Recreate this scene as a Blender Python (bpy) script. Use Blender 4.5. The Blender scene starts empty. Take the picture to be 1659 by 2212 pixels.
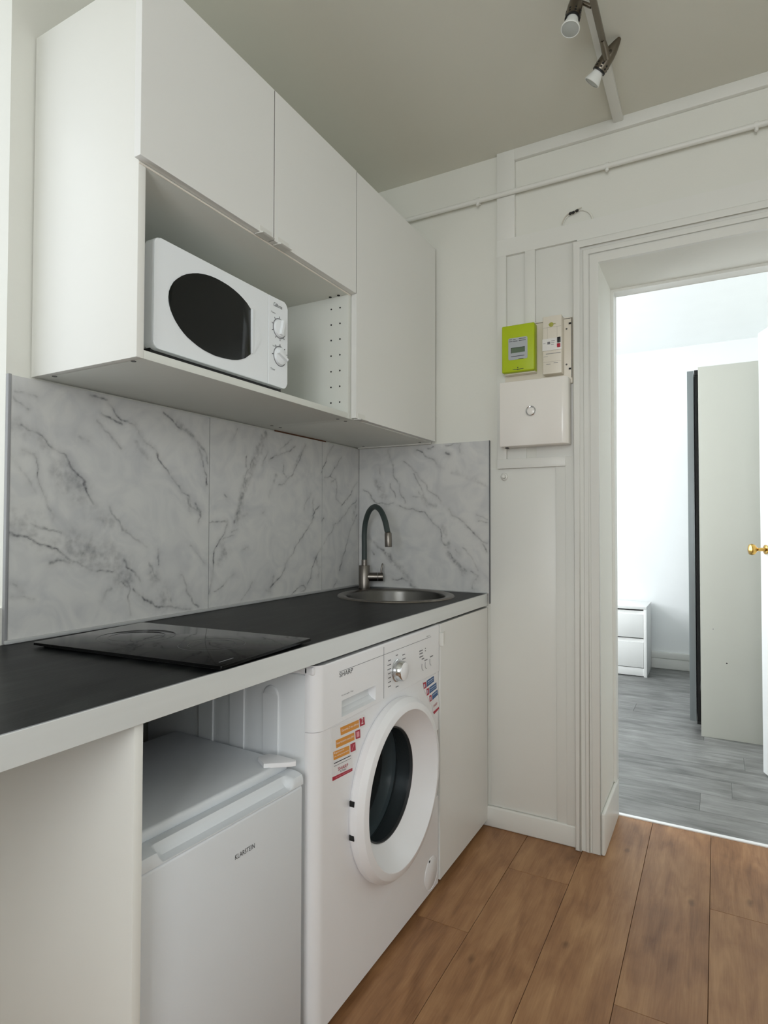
import bpy, bmesh, math, random
import numpy as np
from mathutils import Vector, Matrix

random.seed(4)
rng = np.random.default_rng(7)
S = bpy.context.scene
COL = S.collection

# ------------------------------------------------------------------ camera
FPX, IW, IH = 1302.97, 1659.0, 2212.0
YAW, PITCH, ROLL = -0.5041, 0.0228, 0.0022
CAM = Vector((1.3925, 0.0, 1.1647))
fwd = Vector((math.sin(YAW)*math.cos(PITCH), math.cos(YAW)*math.cos(PITCH), math.sin(PITCH)))
_r = Vector((math.cos(YAW), -math.sin(YAW), 0)); _u = _r.cross(fwd)
cr = _r*math.cos(ROLL)+_u*math.sin(ROLL); cu = -_r*math.sin(ROLL)+_u*math.cos(ROLL)
cd = bpy.data.cameras.new('camera'); cam = bpy.data.objects.new('camera', cd); COL.objects.link(cam)
M = Matrix((cr, cu, -fwd)).transposed().to_4x4(); M.translation = CAM
cam.matrix_world = M
cd.sensor_fit = 'HORIZONTAL'; cd.sensor_width = 36.0; cd.lens = 36.0*FPX/IW; cd.clip_start = 0.02
S.camera = cam

def ray(u, v):
    return fwd+cr*((u-IW/2)/FPX)-cu*((v-IH/2)/FPX)
def P(u, v, ax, val):
    """photo pixel -> point on the plane ax = val (the face the feature lies on)"""
    d = ray(u, v); i = 'xyz'.index(ax)
    return CAM+d*((val-CAM[i])/d[i])

# ------------------------------------------------------------------ world, light, exposure
S.view_settings.view_transform = 'Standard'; S.view_settings.look = 'None'
S.view_settings.gamma = 1.0; S.view_settings.use_curve_mapping = False
S.view_settings.exposure = 0.0
S.cycles.use_denoising = True
try: S.cycles.denoiser = 'OPENIMAGEDENOISE'
except Exception: pass
S.cycles.max_bounces = 10; S.cycles.diffuse_bounces = 7; S.cycles.glossy_bounces = 4
S.cycles.transparent_max_bounces = 8
S.cycles.sample_clamp_indirect = 8.0
wd = bpy.data.worlds.new('sky'); S.world = wd; wd.use_nodes = True
wb = wd.node_tree.nodes['Background']; wb.inputs[0].default_value = (0.82, 0.92, 1.0, 1); wb.inputs[1].default_value = 0.3

def area(name, loc, rot, sx, sy, power, color):
    l = bpy.data.lights.new(name, 'AREA'); l.shape = 'RECTANGLE'; l.size = sx; l.size_y = sy
    l.energy = power; l.color = color
    o = bpy.data.objects.new(name, l); COL.objects.link(o); o.location = loc; o.rotation_euler = rot
    return o
H = 2.631; L = 2.2856; YB = -1.35; XR = 2.30; YD = 2.62
WIN = (-0.75, 0.768, 0.98, 2.48)           # kitchen window opening in the left wall (y0,y1,z0,z1)
BWIN = (3.05, 4.85, 0.75, 2.40)            # bedroom window opening
XB0, XB1, YB1 = -0.55, 2.02, 5.459         # bedroom extents
area('daylight_kitchen_window', (-0.42, (WIN[0]+WIN[1])/2, (WIN[2]+WIN[3])/2), (0, -math.pi/2, 0), 1.5, 1.5, 13, (0.93, 0.97, 1.0))
area('daylight_bedroom_window', (XB0-0.42, (BWIN[0]+BWIN[1])/2, (BWIN[2]+BWIN[3])/2), (0, -math.pi/2, 0), 1.65, 1.8, 90, (0.93, 0.97, 1.0))
area('daylight_rear_window', (1.60, YB-0.42, 1.60), (-math.pi/2, 0, math.pi), 1.1, 1.51, 46, (0.95, 0.98, 1.0))

area('right_fill_light', (XR+0.42, 0.0, 1.65), (0, math.pi/2, 0), 1.45, 1.62, 10, (0.95, 0.98, 1.0))  # added fill from the right for the cabinet fronts, no known window

# ------------------------------------------------------------------ materials
def lin(c):
    return tuple((x/255/12.92 if x/255 <= .04045 else ((x/255+.055)/1.055)**2.4) for x in c)+(1.0,)
MATS = {}
def mat(name, rgb, rough=.5, metal=0.0, spec=.5, var=.0, vscale=6.0, bump=0.0, bscale=60.0, coat=0.0, stretch=None):
    if name in MATS: return MATS[name]
    m = bpy.data.materials.new(name); m.use_nodes = True; nt = m.node_tree; b = nt.nodes['Principled BSDF']
    b.inputs['Base Color'].default_value = lin(rgb); b.inputs['Roughness'].default_value = rough
    b.inputs['Metallic'].default_value = metal; b.inputs['Specular IOR Level'].default_value = spec
    b.inputs['Coat Weight'].default_value = coat
    tc = nt.nodes.new('ShaderNodeTexCoord'); co = tc.outputs['Object']
    if stretch:
        mp = nt.nodes.new('ShaderNodeMapping'); mp.inputs['Scale'].default_value = stretch
        nt.links.new(co, mp.inputs[0]); co = mp.outputs[0]
    if var > 0:
        n = nt.nodes.new('ShaderNodeTexNoise'); n.inputs['Scale'].default_value = vscale; n.inputs['Detail'].default_value = 5
        nt.links.new(co, n.inputs[0])
        r = nt.nodes.new('ShaderNodeValToRGB'); c = lin(rgb)
        r.color_ramp.elements[0].position = .25; r.color_ramp.elements[1].position = .75
        r.color_ramp.elements[0].color = tuple(x*(1-var) for x in c[:3])+(1,)
        r.color_ramp.elements[1].color = tuple(min(1, x*(1+var)) for x in c[:3])+(1,)
        nt.links.new(n.outputs[0], r.inputs[0]); nt.links.new(r.outputs[0], b.inputs['Base Color'])
    if bump > 0:
        n2 = nt.nodes.new('ShaderNodeTexNoise'); n2.inputs['Scale'].default_value = bscale; n2.inputs['Detail'].default_value = 3
        nt.links.new(co, n2.inputs[0])
        bp = nt.nodes.new('ShaderNodeBump'); bp.inputs['Strength'].default_value = bump; bp.inputs['Distance'].default_value = .002
        nt.links.new(n2.outputs[0], bp.inputs['Height']); nt.links.new(bp.outputs[0], b.inputs['Normal'])
    MATS[name] = m
    return m

M_WALL = mat('wall_paint', (226, 226, 219), .75, var=.02, vscale=2, bump=.25, bscale=45)
M_CEIL = mat('ceiling_paint', (216, 215, 204), .8, var=.02, vscale=1.5, bump=.15, bscale=40)
M_TRIM = mat('gloss_trim_paint', (227, 227, 222), .38, var=.015, vscale=4, bump=.12, bscale=30)
M_BWALL = mat('bedroom_paint', (244, 246, 246), .8, var=.01, bump=.2, bscale=50)
M_CAB = mat('white_laminate', (232, 232, 227), .42, var=.012, vscale=3)
M_CABF = mat('white_front_foil', (229, 229, 226), .36, var=.012, vscale=3)
M_CABIN = mat('carcass_white', (219, 221, 215), .5, var=.01)
M_EDGE = mat('raw_edge', (232, 226, 214), .5)
M_HOLE = mat('dark_hole', (22, 22, 22), .8)
M_SCREW = mat('dowel_screw', (95, 95, 92), .4, .6)
M_WTEDGE = mat('worktop_edge_band', (216, 219, 218), .3, 0.1, .6, var=.03, vscale=3, stretch=(4, 1, 12))
M_APPW = mat('appliance_white', (238, 238, 240), .28, 0, .5, var=.008)
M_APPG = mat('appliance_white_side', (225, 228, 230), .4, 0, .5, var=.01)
M_FRIDGE = mat('fridge_white', (222, 226, 230), .34, 0, .5, var=.01, bump=.05, bscale=250)
M_MICRO = mat('microwave_white', (236, 240, 243), .3, 0, .5, bump=.04, bscale=220)
M_BLACK = mat('black_plastic', (14, 14, 14), .4)
M_BLKGL = mat('smoked_glass', (11, 14, 13), .16, 0, .3)
M_HOB = mat('hob_glass', (10, 10, 10), .05, 0, .09)
M_STEEL = mat('brushed_steel', (126, 121, 115), .3, 1.0, .5, var=.12, vscale=40, stretch=(1, 1, .05))
M_STEELD = mat('sink_steel', (102, 101, 98), .28, 1.0, .5, var=.05, vscale=30)
M_CHROME = mat('chrome', (210, 212, 214), .08, 1.0)
M_SPOT = mat('nickel', (122, 114, 102), .3, 1.0)
M_RUBBER = mat('grey_silicone_hose', (52, 63, 62), .5)
M_LIME = mat('lime_plastic', (176, 196, 14), .42, var=.02, vscale=30)
M_METER = mat('meter_grey', (176, 180, 184), .45)
M_LCD = mat('lcd', (92, 110, 88), .2)
M_BREAK = mat('ivory_plastic', (226, 219, 205), .4, var=.02)
M_BOX = mat('white_box_plastic', (240, 236, 230), .22, 0, .55)
M_RED = mat('print_red', (172, 24, 52), .5)
M_ORANGE = mat('print_orange', (221, 148, 48), .5)
M_BLUE = mat('print_blue', (40, 84, 136), .5)
M_WHT = mat('print_white', (244, 242, 240), .5)
M_STICK = mat('sticker_white', (232, 231, 232), .35)
M_INK = mat('ink', (52, 52, 56), .5)
M_GREYP = mat('print_grey', (120, 120, 124), .5)
M_GROUT = mat('grout', (132, 132, 130), .8, var=.03)
M_ALU = mat('aluminium', (168, 170, 174), .35, .8)
M_SEAL = mat('sealing_strip', (176, 178, 178), .4)
M_BRASS = mat('brass', (196, 158, 84), .2, 1.0)
M_WARD = mat('wardrobe_white', (206, 206, 197), .5, var=.01)
M_WARDS = mat('wardrobe_grey_frame', (138, 144, 146), .4, .3)
M_NIGHT = mat('nightstand_white', (246, 246, 244), .4)
M_DOOR = mat('door_paint', (246, 247, 247), .35)
M_WOODRAW = mat('raw_wood', (92, 54, 28), .7, var=.2, vscale=20)
M_HANDLE = mat('handle_white', (222, 221, 216), .35)

def glass_mat():
    m = bpy.data.materials.new('window_glass'); m.use_nodes = True; nt = m.node_tree
    for n in list(nt.nodes): nt.nodes.remove(n)
    o = nt.nodes.new('ShaderNodeOutputMaterial'); mx = nt.nodes.new('ShaderNodeMixShader')
    t = nt.nodes.new('ShaderNodeBsdfTransparent'); g = nt.nodes.new('ShaderNodeBsdfGlossy'); g.inputs['Roughness'].default_value = .02
    mx.inputs[0].default_value = .06
    nt.links.new(t.outputs[0], mx.inputs[1]); nt.links.new(g.outputs[0], mx.inputs[2]); nt.links.new(mx.outputs[0], o.inputs[0])
    return m
M_GLASS = glass_mat()
def door_glass():
    m = bpy.data.materials.new('washer_door_glass'); m.use_nodes = True; nt = m.node_tree
    b = nt.nodes['Principled BSDF']; o = nt.nodes['Material Output']
    b.inputs['Base Color'].default_value = lin((58, 66, 70)); b.inputs['Roughness'].default_value = .2; b.inputs['Specular IOR Level'].default_value = .3
    mx = nt.nodes.new('ShaderNodeMixShader'); t = nt.nodes.new('ShaderNodeBsdfTransparent')
    t.inputs[0].default_value = (.74, .80, .82, 1); mx.inputs[0].default_value = .34
    nt.links.new(t.outputs[0], mx.inputs[1]); nt.links.new(b.outputs[0], mx.inputs[2]); nt.links.new(mx.outputs[0], o.inputs[0])
    return m
M_DGLASS = door_glass()

def wood(name, c0, c1, c2, axis, rough=.45, knots=True, gscale=1.0, contrast=1.0, spec=.4):
    """plank laminate: grain stretched along the plank, tone shifted per plank by Object Info random"""
    m = bpy.data.materials.new(name); m.use_nodes = True; nt = m.node_tree; b = nt.nodes['Principled BSDF']
    N = nt.nodes.new; K = nt.links.new
    tc = N('ShaderNodeTexCoord'); oi = N('ShaderNodeObjectInfo')
    off = N('ShaderNodeVectorMath'); off.operation = 'SCALE'; off.inputs[3].default_value = 37.0
    cx = N('ShaderNodeCombineXYZ'); K(oi.outputs['Random'], cx.inputs[0]); K(oi.outputs['Random'], cx.inputs[1])
    K(cx.outputs[0], off.inputs[0])
    ad = N('ShaderNodeVectorMath'); K(tc.outputs['Object'], ad.inputs[0]); K(off.outputs[0], ad.inputs[1])
    def noise(sc, detail, dist=0.0):
        mp = N('ShaderNodeMapping'); mp.inputs['Scale'].default_value = sc; K(ad.outputs[0], mp.inputs[0])
        n = N('ShaderNodeTexNoise'); n.inputs['Scale'].default_value = 1.0; n.inputs['Detail'].default_value = detail
        n.inputs['Distortion'].default_value = dist; K(mp.outputs[0], n.inputs[0]); return n
    a, c = (90*gscale, 4*gscale), (22*gscale, 2.2*gscale)
    def sc(across, along): return (across, along, 1) if axis == 'y' else (along, across, 1)
    fine = noise(sc(230*gscale, 9*gscale), 7); mid = noise(sc(26*gscale, 4.5*gscale), 8, .9); big = noise(sc(6*gscale, 4.5*gscale), 6, .8)
    m1 = N('ShaderNodeMath'); m1.operation = 'MULTIPLY_ADD'; K(fine.outputs[0], m1.inputs[0]); m1.inputs[1].default_value = .42
    K(mid.outputs[0], m1.inputs[2])
    m2 = N('ShaderNodeMath'); m2.operation = 'MULTIPLY_ADD'; K(big.outputs[0], m2.inputs[0]); m2.inputs[1].default_value = .7
    K(m1.outputs[0], m2.inputs[2])
    m3 = N('ShaderNodeMath'); m3.operation = 'MULTIPLY_ADD'; K(oi.outputs['Random'], m3.inputs[0]); m3.inputs[1].default_value = .18
    K(m2.outputs[0], m3.inputs[2])
    r = N('ShaderNodeValToRGB'); e = r.color_ramp.elements
    w = .42/contrast
    e[0].position = 1.12-w; e[0].color = lin(c0); e[1].position = min(1.0, 1.12+w) ; e[1].color = lin(c2)
    mr = N('ShaderNodeMapRange'); mr.inputs[1].default_value = .62; mr.inputs[2].default_value = 1.62
    K(m3.outputs[0], mr.inputs[0])
    e[0].position = .5-w; e[1].position = .5+w
    x = r.color_ramp.elements.new(.5); x.color = lin(c1)
    K(mr.outputs[0], r.inputs[0])
    col = r.outputs[0]
    if knots:
        v = N('ShaderNodeTexVoronoi'); mp = N('ShaderNodeMapping'); mp.inputs['Scale'].default_value = sc(9.0, 4.2)
        K(ad.outputs[0], mp.inputs[0]); K(mp.outputs[0], v.inputs[0]); v.inputs['Scale'].default_value = 1.0
        nw = noise(sc(60, 30), 3)
        s = N('ShaderNodeMath'); s.operation = 'MULTIPLY_ADD'; K(nw.outputs[0], s.inputs[0]); s.inputs[1].default_value = .12
        K(v.outputs['Distance'], s.inputs[2])
        kr = N('ShaderNodeMapRange'); kr.inputs[1].default_value = .09; kr.inputs[2].default_value = .17; kr.inputs[3].default_value = .5; kr.inputs[4].default_value = 0.0
        K(s.outputs[0], kr.inputs[0])
        mx = N('ShaderNodeMix'); mx.data_type = 'RGBA'; K(kr.outputs[0], mx.inputs[0]); K(col, mx.inputs[6])
        mx.inputs[7].default_value = tuple(q*.35 for q in lin(c0)[:3])+(1,); col = mx.outputs[2]
    K(col, b.inputs['Base Color']); b.inputs['Roughness'].default_value = rough; b.inputs['Specular IOR Level'].default_value = spec
    bp = N('ShaderNodeBump'); bp.inputs['Strength'].default_value = .12; bp.inputs['Distance'].default_value = .001
    K(fine.outputs[0], bp.inputs['Height']); K(bp.outputs[0], b.inputs['Normal'])
    return m
M_OAK = wood('oak_laminate', (114, 77, 49), (154, 112, 76), (181, 140, 99), 'y', .42)
M_GREYOAK = wood('grey_laminate', (90, 90, 89), (120, 120, 118), (146, 146, 144), 'x', .45, knots=False, contrast=1.3)
M_WORKTOP = wood('black_worktop', (6, 7, 7), (13, 14, 14), (34, 36, 35), 'y', .36, knots=False, contrast=1.5, spec=.08)
M_OAKBASE = mat('floor_joint', (92, 60, 36), .8, var=.1)
M_GREYBASE = mat('grey_floor_joint', (104, 104, 102), .8, var=.1)

def marble_mat():
    m = bpy.data.materials.new('marble_tile'); m.use_nodes = True; nt = m.node_tree; b = nt.nodes['Principled BSDF']
    N = nt.nodes.new; K = nt.links.new
    tc = N('ShaderNodeTexCoord'); at = N('ShaderNodeAttribute'); at.attribute_name = 'vein'
    n = N('ShaderNodeTexNoise'); n.inputs['Scale'].default_value = 9; n.inputs['Detail'].default_value = 10; n.inputs['Distortion'].default_value = 1.6
    K(tc.outputs['Object'], n.inputs[0])
    n2 = N('ShaderNodeTexNoise'); n2.inputs['Scale'].default_value = 90; n2.inputs['Detail'].default_value = 4; K(tc.outputs['Object'], n2.inputs[0])
    r = N('ShaderNodeValToRGB'); r.color_ramp.elements[0].position = .3; r.color_ramp.elements[1].position = .62
    r.color_ramp.elements[0].color = lin((196, 197, 198)); r.color_ramp.elements[1].color = lin((212, 212, 210))
    K(n.outputs[0], r.inputs[0])
    md = N('ShaderNodeMapRange'); md.inputs[1].default_value = .3; md.inputs[2].default_value = .7; md.inputs[3].default_value = .55; md.inputs[4].default_value = 1.15
    K(n2.outputs[0], md.inputs[0])
    mu = N('ShaderNodeMath'); mu.operation = 'MULTIPLY'; mu.use_clamp = True; K(at.outputs['Fac'], mu.inputs[0]); K(md.outputs[0], mu.inputs[1])
    mx = N('ShaderNodeMix'); mx.data_type = 'RGBA'; K(mu.outputs[0], mx.inputs[0]); K(r.outputs[0], mx.inputs[6])
    mx.inputs[7].default_value = lin((74, 74, 80))
    K(mx.outputs[2], b.inputs['Base Color']); b.inputs['Roughness'].default_value = .42
    return m
M_MARBLE = marble_mat()

# ------------------------------------------------------------------ object helpers
def off_of(o):
    while o is not None:
        if o.get('_local'): return Vector((0, 0, 0))
        if o.parent is None: return Vector(o.location)
        o = o.parent
    return Vector((0, 0, 0))
def link(name, bm, m, parent=None, smooth=False, normals=True):
    if normals: bmesh.ops.recalc_face_normals(bm, faces=bm.faces)
    o_ = off_of(parent) if parent else Vector((0, 0, 0))
    if parent is not None and o_.length: bmesh.ops.translate(bm, verts=bm.verts, vec=-o_)
    me = bpy.data.meshes.new(name); bm.to_mesh(me); bm.free()
    if smooth:
        for p in me.polygons: p.use_smooth = True
        try: me.set_sharp_from_angle(angle=math.radians(38))
        except Exception: pass
    me.materials.append(m)
    o = bpy.data.objects.new(name, me); COL.objects.link(o)
    if parent is not None: o.parent = parent
    return o
def tag(o, label, cat=None, group=None, kind=None):
    o['label'] = label
    if cat: o['category'] = cat
    if group: o['group'] = group
    if kind: o['kind'] = kind
    return o
def thing(name, loc, label, cat, group=None, rz=0.0, local=False):
    o = bpy.data.objects.new(name, None); COL.objects.link(o); o.location = loc; o.rotation_euler = (0, 0, rz)
    o.empty_display_size = .05
    if local: o['_local'] = 1
    return tag(o, label, cat, group)
def struct(o, label=None):
    o['kind'] = 'structure'
    if label: o['label'] = label
    return o
def bm_box(bm, x0, x1, y0, y1, z0, z1, bev=0.0, seg=2):
    vs = [bm.verts.new((x, y, z)) for x in (x0, x1) for y in (y0, y1) for z in (z0, z1)]
    fs = [(0, 1, 3, 2), (4, 6, 7, 5), (0, 4, 5, 1), (2, 3, 7, 6), (0, 2, 6, 4), (1, 5, 7, 3)]
    ff = [bm.faces.new([vs[i] for i in f]) for f in fs]
    if bev > 0:
        es = list({e for f in ff for e in f.edges})
        bmesh.ops.bevel(bm, geom=es, offset=bev, segments=seg, profile=.5, affect='EDGES')
def box(name, x0, x1, y0, y1, z0, z1, m, parent=None, bev=.0012, seg=2, smooth=True):
    bm = bmesh.new(); bm_box(bm, x0, x1, y0, y1, z0, z1, min(bev, .45*min(abs(x1-x0), abs(y1-y0), abs(z1-z0))), seg)
    return link(name, bm, m, parent, smooth)
def v3(ax, a, b, d):
    return {'x': (d, a, b), 'y': (a, d, b), 'z': (a, b, d)}[ax]
def prism(name, pts, ax, d0, d1, m, parent=None, bev=0.0, seg=2, smooth=True):
    bm = bmesh.new()
    A = [bm.verts.new(v3(ax, a, b, d0)) for a, b in pts]; B = [bm.verts.new(v3(ax, a, b, d1)) for a, b in pts]
    n = len(pts); bm.faces.new(A); top = bm.faces.new(B)
    for i in range(n): bm.faces.new([A[i], A[(i+1) % n], B[(i+1) % n], B[i]])
    if bev > 0:
        bmesh.ops.bevel(bm, geom=list(top.edges), offset=bev, segments=seg, profile=.5, affect='EDGES')
    bmesh.ops.recalc_face_normals(bm, faces=bm.faces)
    bmesh.ops.triangulate(bm, faces=[f for f in bm.faces if len(f.verts) > 4])
    return link(name, bm, m, parent, smooth)
def basis(axis):
    a = Vector(axis).normalized(); t = Vector((0, 0, 1)) if abs(a.z) < .9 else Vector((1, 0, 0))
    e1 = t.cross(a).normalized(); return a, e1, a.cross(e1)
def lathe(name, prof, c, axis, m, parent=None, seg=48, smooth=True, sy=1.0):
    """prof: (radius, height along axis)"""
    a, e1, e2 = basis(axis); c = Vector(c); bm = bmesh.new(); rings = []
    for r, h in prof:
        if r < 1e-6: rings.append([bm.verts.new(c+a*h)])
        else: rings.append([bm.verts.new(c+a*h+e1*(r*math.cos(2*math.pi*k/seg))+e2*(r*sy*math.sin(2*math.pi*k/seg))) for k in range(seg)])
    for A, B in zip(rings, rings[1:]):
        for k in range(seg):
            k2 = (k+1) % seg
            if len(A) == 1 and len(B) == 1: continue
            if len(A) == 1: bm.faces.new((A[0], B[k], B[k2]))
            elif len(B) == 1: bm.faces.new((A[k], A[k2], B[0]))
            else: bm.faces.new((A[k], A[k2], B[k2], B[k]))
    return link(name, bm, m, parent, smooth)
def tube(name, pts, r, m, parent=None, seg=12, cap=True):
    pts = [Vector(p) for p in pts]; bm = bmesh.new(); rings = []; n = len(pts)
    rr = r if isinstance(r, (list, tuple)) else [r]*n
    e1 = None
    for i, p in enumerate(pts):
        t = (pts[min(i+1, n-1)]-pts[max(i-1, 0)]).normalized()
        if e1 is None: _, e1, _ = basis(t)
        e1 = (e1-t*e1.dot(t)).normalized(); e2 = t.cross(e1)
        rings.append([bm.verts.new(p+e1*(rr[i]*math.cos(2*math.pi*k/seg))+e2*(rr[i]*math.sin(2*math.pi*k/seg))) for k in range(seg)])
    for A, B in zip(rings, rings[1:]):
        for k in range(seg): bm.faces.new((A[k], A[(k+1) % seg], B[(k+1) % seg], B[k]))
    if cap: bm.faces.new(rings[0]); bm.faces.new(rings[-1])
    return link(name, bm, m, parent, True)
def smooth_path(pts, n=8):
    pts = [Vector(p) for p in pts]; out = []
    for i in range(len(pts)-1):
        p0 = pts[max(i-1, 0)]; p1 = pts[i]; p2 = pts[i+1]; p3 = pts[min(i+2, len(pts)-1)]
        for k in range(n):
            t = k/n
            out.append(.5*((2*p1)+(p2-p0)*t+(2*p0-5*p1+4*p2-p3)*t*t+(3*p1-p0-3*p2+p3)*t**3))
    out.append(pts[-1]); return out
def decal(name, polys, m, parent, n, d=.0006):
    """flat print: polygons (lists of 3D points) given a hair of thickness along n"""
    bm = bmesh.new(); n = Vector(n)
    for poly in polys:
        A = [bm.verts.new(Vector(p)) for p in poly]; B = [bm.verts.new(Vector(p)+n*d) for p in poly]; k = len(poly)
        bm.faces.new(A); bm.faces.new(B)
        for i in range(k): bm.faces.new([A[i], A[(i+1) % k], B[(i+1) % k], B[i]])
    o = link(name, bm, m, parent)
    if len(polys) > 1: o['kind'] = 'stuff'
    return o
def decals(name, polys, *a):
    return [decal(name, [p], *a) for p in polys]
def text(name, s, p0, p1, m, parent, up=None, height=None, n=None, shear=0.0, d=.0005):
    """lettering from p0 to p1 on a face; converted to a mesh"""
    cu_ = bpy.data.curves.new(name, 'FONT'); cu_.body = s; cu_.size = 1.0; cu_.extrude = 0.0; cu_.shear = shear; cu_.resolution_u = 3
    to = bpy.data.objects.new(name+'_curve', cu_); COL.objects.link(to)
    bpy.context.view_layer.update()
    me = bpy.data.meshes.new_from_object(to.evaluated_get(bpy.context.evaluated_depsgraph_get()))
    bpy.data.objects.remove(to); bpy.data.curves.remove(cu_)
    xs = [v.co.x for v in me.vertices]; ys = [v.co.y for v in me.vertices]
    x0, x1, y0, y1 = min(xs), max(xs), min(ys), max(ys)
    p0 = Vector(p0); p1 = Vector(p1); R = (p1-p0); w = R.length; R = R/w
    U = Vector(up) if up is not None else Vector((0, 0, 1)); sx = w/(x1-x0); sy = (height/(y1-y0)) if height else sx
    n = Vector(n) if n is not None else R.cross(U)
    o_ = off_of(parent)
    for v in me.vertices:
        v.co = p0+R*((v.co.x-x0)*sx)+U*((v.co.y-y0)*sy)+n*d-o_
    me.materials.clear(); me.materials.append(m)
    o = bpy.data.objects.new(name, me); COL.objects.link(o); o.parent = parent
    return o
def rrect(a0, a1, b0, b1, r, n=6):
    out = []
    for (ca, cb, s) in ((a1-r, b1-r, 0), (a0+r, b1-r, 1), (a0+r, b0+r, 2), (a1-r, b0+r, 3)):
        for k in range(n+1):
            t = math.pi/2*(s+k/n); out.append((ca+r*math.cos(t), cb+r*math.sin(t)))
    return out
def copy_tree(o, parent=None):
    c = o.copy(); COL.objects.link(c); c.parent = parent
    for ch in list(o.children): copy_tree(ch, c)
    return c

# ================================================================== STRUCTURE
def ring_wall(name, ax, d0, d1, a0, a1, b0, b1, opens, m):
    """a wall slab with rectangular openings, in one mesh made of a grid of blocks"""
    As = sorted({a0, a1, *[o[0] for o in opens], *[o[1] for o in opens]}); Bs = sorted({b0, b1, *[o[2] for o in opens], *[o[3] for o in opens]})
    bm = bmesh.new(); cells = {}
    for i in range(len(As)-1):
        for j in range(len(Bs)-1):
            ca, cb = (As[i]+As[i+1])/2, (Bs[j]+Bs[j+1])/2
            cells[i, j] = not any(o[0] < ca < o[1] and o[2] < cb < o[3] for o in opens)
    vc = {}
    def V(i, j, d):
        k = (i, j, d)
        if k not in vc: vc[k] = bm.verts.new(v3(ax, As[i], Bs[j], d))
        return vc[k]
    for (i, j), s in cells.items():
        if not s: continue
        for d in (d0, d1): bm.faces.new([V(i, j, d), V(i+1, j, d), V(i+1, j+1, d), V(i, j+1, d)])
        for (di, dj, e) in ((-1, 0, ((i, j), (i, j+1))), (1, 0, ((i+1, j), (i+1, j+1))), (0, -1, ((i, j), (i+1, j))), (0, 1, ((i, j+1), (i+1, j+1)))):
            if not cells.get((i+di, j+dj), False):
                bm.faces.new([V(*e[0], d0), V(*e[1], d0), V(*e[1], d1), V(*e[0], d1)])
    return struct(link(name, bm, m))

DX0, DX1, DZ = 1.024, 1.90, 2.122
RW = (1.05, 2.15, 0.85, 2.35)
wall_left = ring_wall('wall_left', 'x', -.28, 0, YB, YD, 0, H, [WIN], M_WALL)
wall_far = ring_wall('wall_far', 'y', L, YD, 0, XR+.1, 0, H, [(DX0, DX1, -1, DZ)] if False else [(DX0, DX1, 0, DZ)], M_WALL)
XW2 = (-.80, .80, .92, 2.38)
wall_right = ring_wall('wall_right', 'x', XR, XR+.28, YB, L, 0, H, [XW2], M_WALL)
wall_back = ring_wall('wall_back', 'y', YB-.28, YB, 0, XR, 0, H, [RW], M_WALL)
ceiling = struct(box('ceiling', -.28, XR+.28, YB-.28, YD, H, H+.1, M_CEIL, bev=0))
ceil_b = struct(box('ceiling', XB0-.28, XB1+.1, YD, YB1+.1, H, H+.1, M_BWALL, bev=0), 'white bedroom ceiling beyond the doorway')
wall_bl = ring_wall('wall_bedroom_left', 'x', XB0-.28, XB0, YD, YB1, 0, H, [BWIN], M_BWALL)
wall_bf = struct(box('wall_bedroom_far', XB0-.28, XB1+.1, YB1, YB1+.1, 0, H, M_BWALL, bev=0))
wall_br = struct(box('wall_bedroom_right', XB1, XB1+.1, YD, YB1, 0, H, M_BWALL, bev=0))
wall_bn = struct(box('wall_bedroom_near', XB0-.28, -.28, YD-.1, YD, 0, H, M_BWALL, bev=0))

# windows (outside the frame, but where the daylight comes from; right one added for fill)
def window(name, ax, d, op):
    a0, a1, b0, b1 = op; t = .045; bm = bmesh.new()
    def bb(x0, x1, z0, z1):
        if ax == 'x': bm_box(bm, d-.03, d+.03, x0, x1, z0, z1)
        else: bm_box(bm, x0, x1, d-.03, d+.03, z0, z1)
    am = (a0+a1)/2
    for q in ((a0, a0+t, b0, b1), (a1-t, a1, b0, b1), (a0+t, a1-t, b0, b0+t), (a0+t, a1-t, b1-t, b1), (am-t/2, am+t/2, b0+t, b1-t)): bb(*q)
    w = struct(link(name, bm, M_DOOR))
    for (q0, q1) in ((a0+t, am-t/2), (am+t/2, a1-t)):
        if ax == 'x': box('pane', d-.004, d+.004, q0, q1, b0+t, b1-t, M_GLASS, w, 0)
        else: box('pane', q0, q1, d-.004, d+.004, b0+t, b1-t, M_GLASS, w, 0)
    return w
window('window_1', 'x', -.22, WIN); window('window_2', 'x', XB0-.22, BWIN); window('window_3', 'y', YB-.22, RW); window('fill_opening', 'x', XR+.22, XW2)

# ---- kitchen floor: oak laminate planks, each its own board
floor = struct(box('floor', 0, XR, YB, YD-.008, -.06, -.008, M_OAKBASE, bev=0), 'oak-look laminate floor of the kitchen')
PW, PL = .2015, 1.38
pm = None
def plank(parent, x0, x1, y0, y1, m, gap=.0007):
    return box('plank', x0+gap, x1-gap, y0+gap, y1-gap, -.0082, 0, m, parent, bev=.0006, seg=1, smooth=False)
xs0 = .7585
starts = {-4: .3, -3: .9, -2: .35, -1: 1.654, 0: 2.03, 1: 1.215, 2: 1.583, 3: 2.114, 4: .70, 5: 1.4, 6: .2}
for k in range(-4, 8):
    x0 = max(0, xs0+PW*k); x1 = min(XR, xs0+PW*(k+1))
    if x1-x0 < .01: continue
    j = starts.get(k, .5); js = sorted([j+PL*i for i in range(-4, 5)])
    ys = [YB]+[q for q in js if YB+.02 < q < YD-.03]+[YD-.008]
    for a, b in zip(ys, ys[1:]): plank(floor, x0, x1, a, b, M_OAK)
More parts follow.
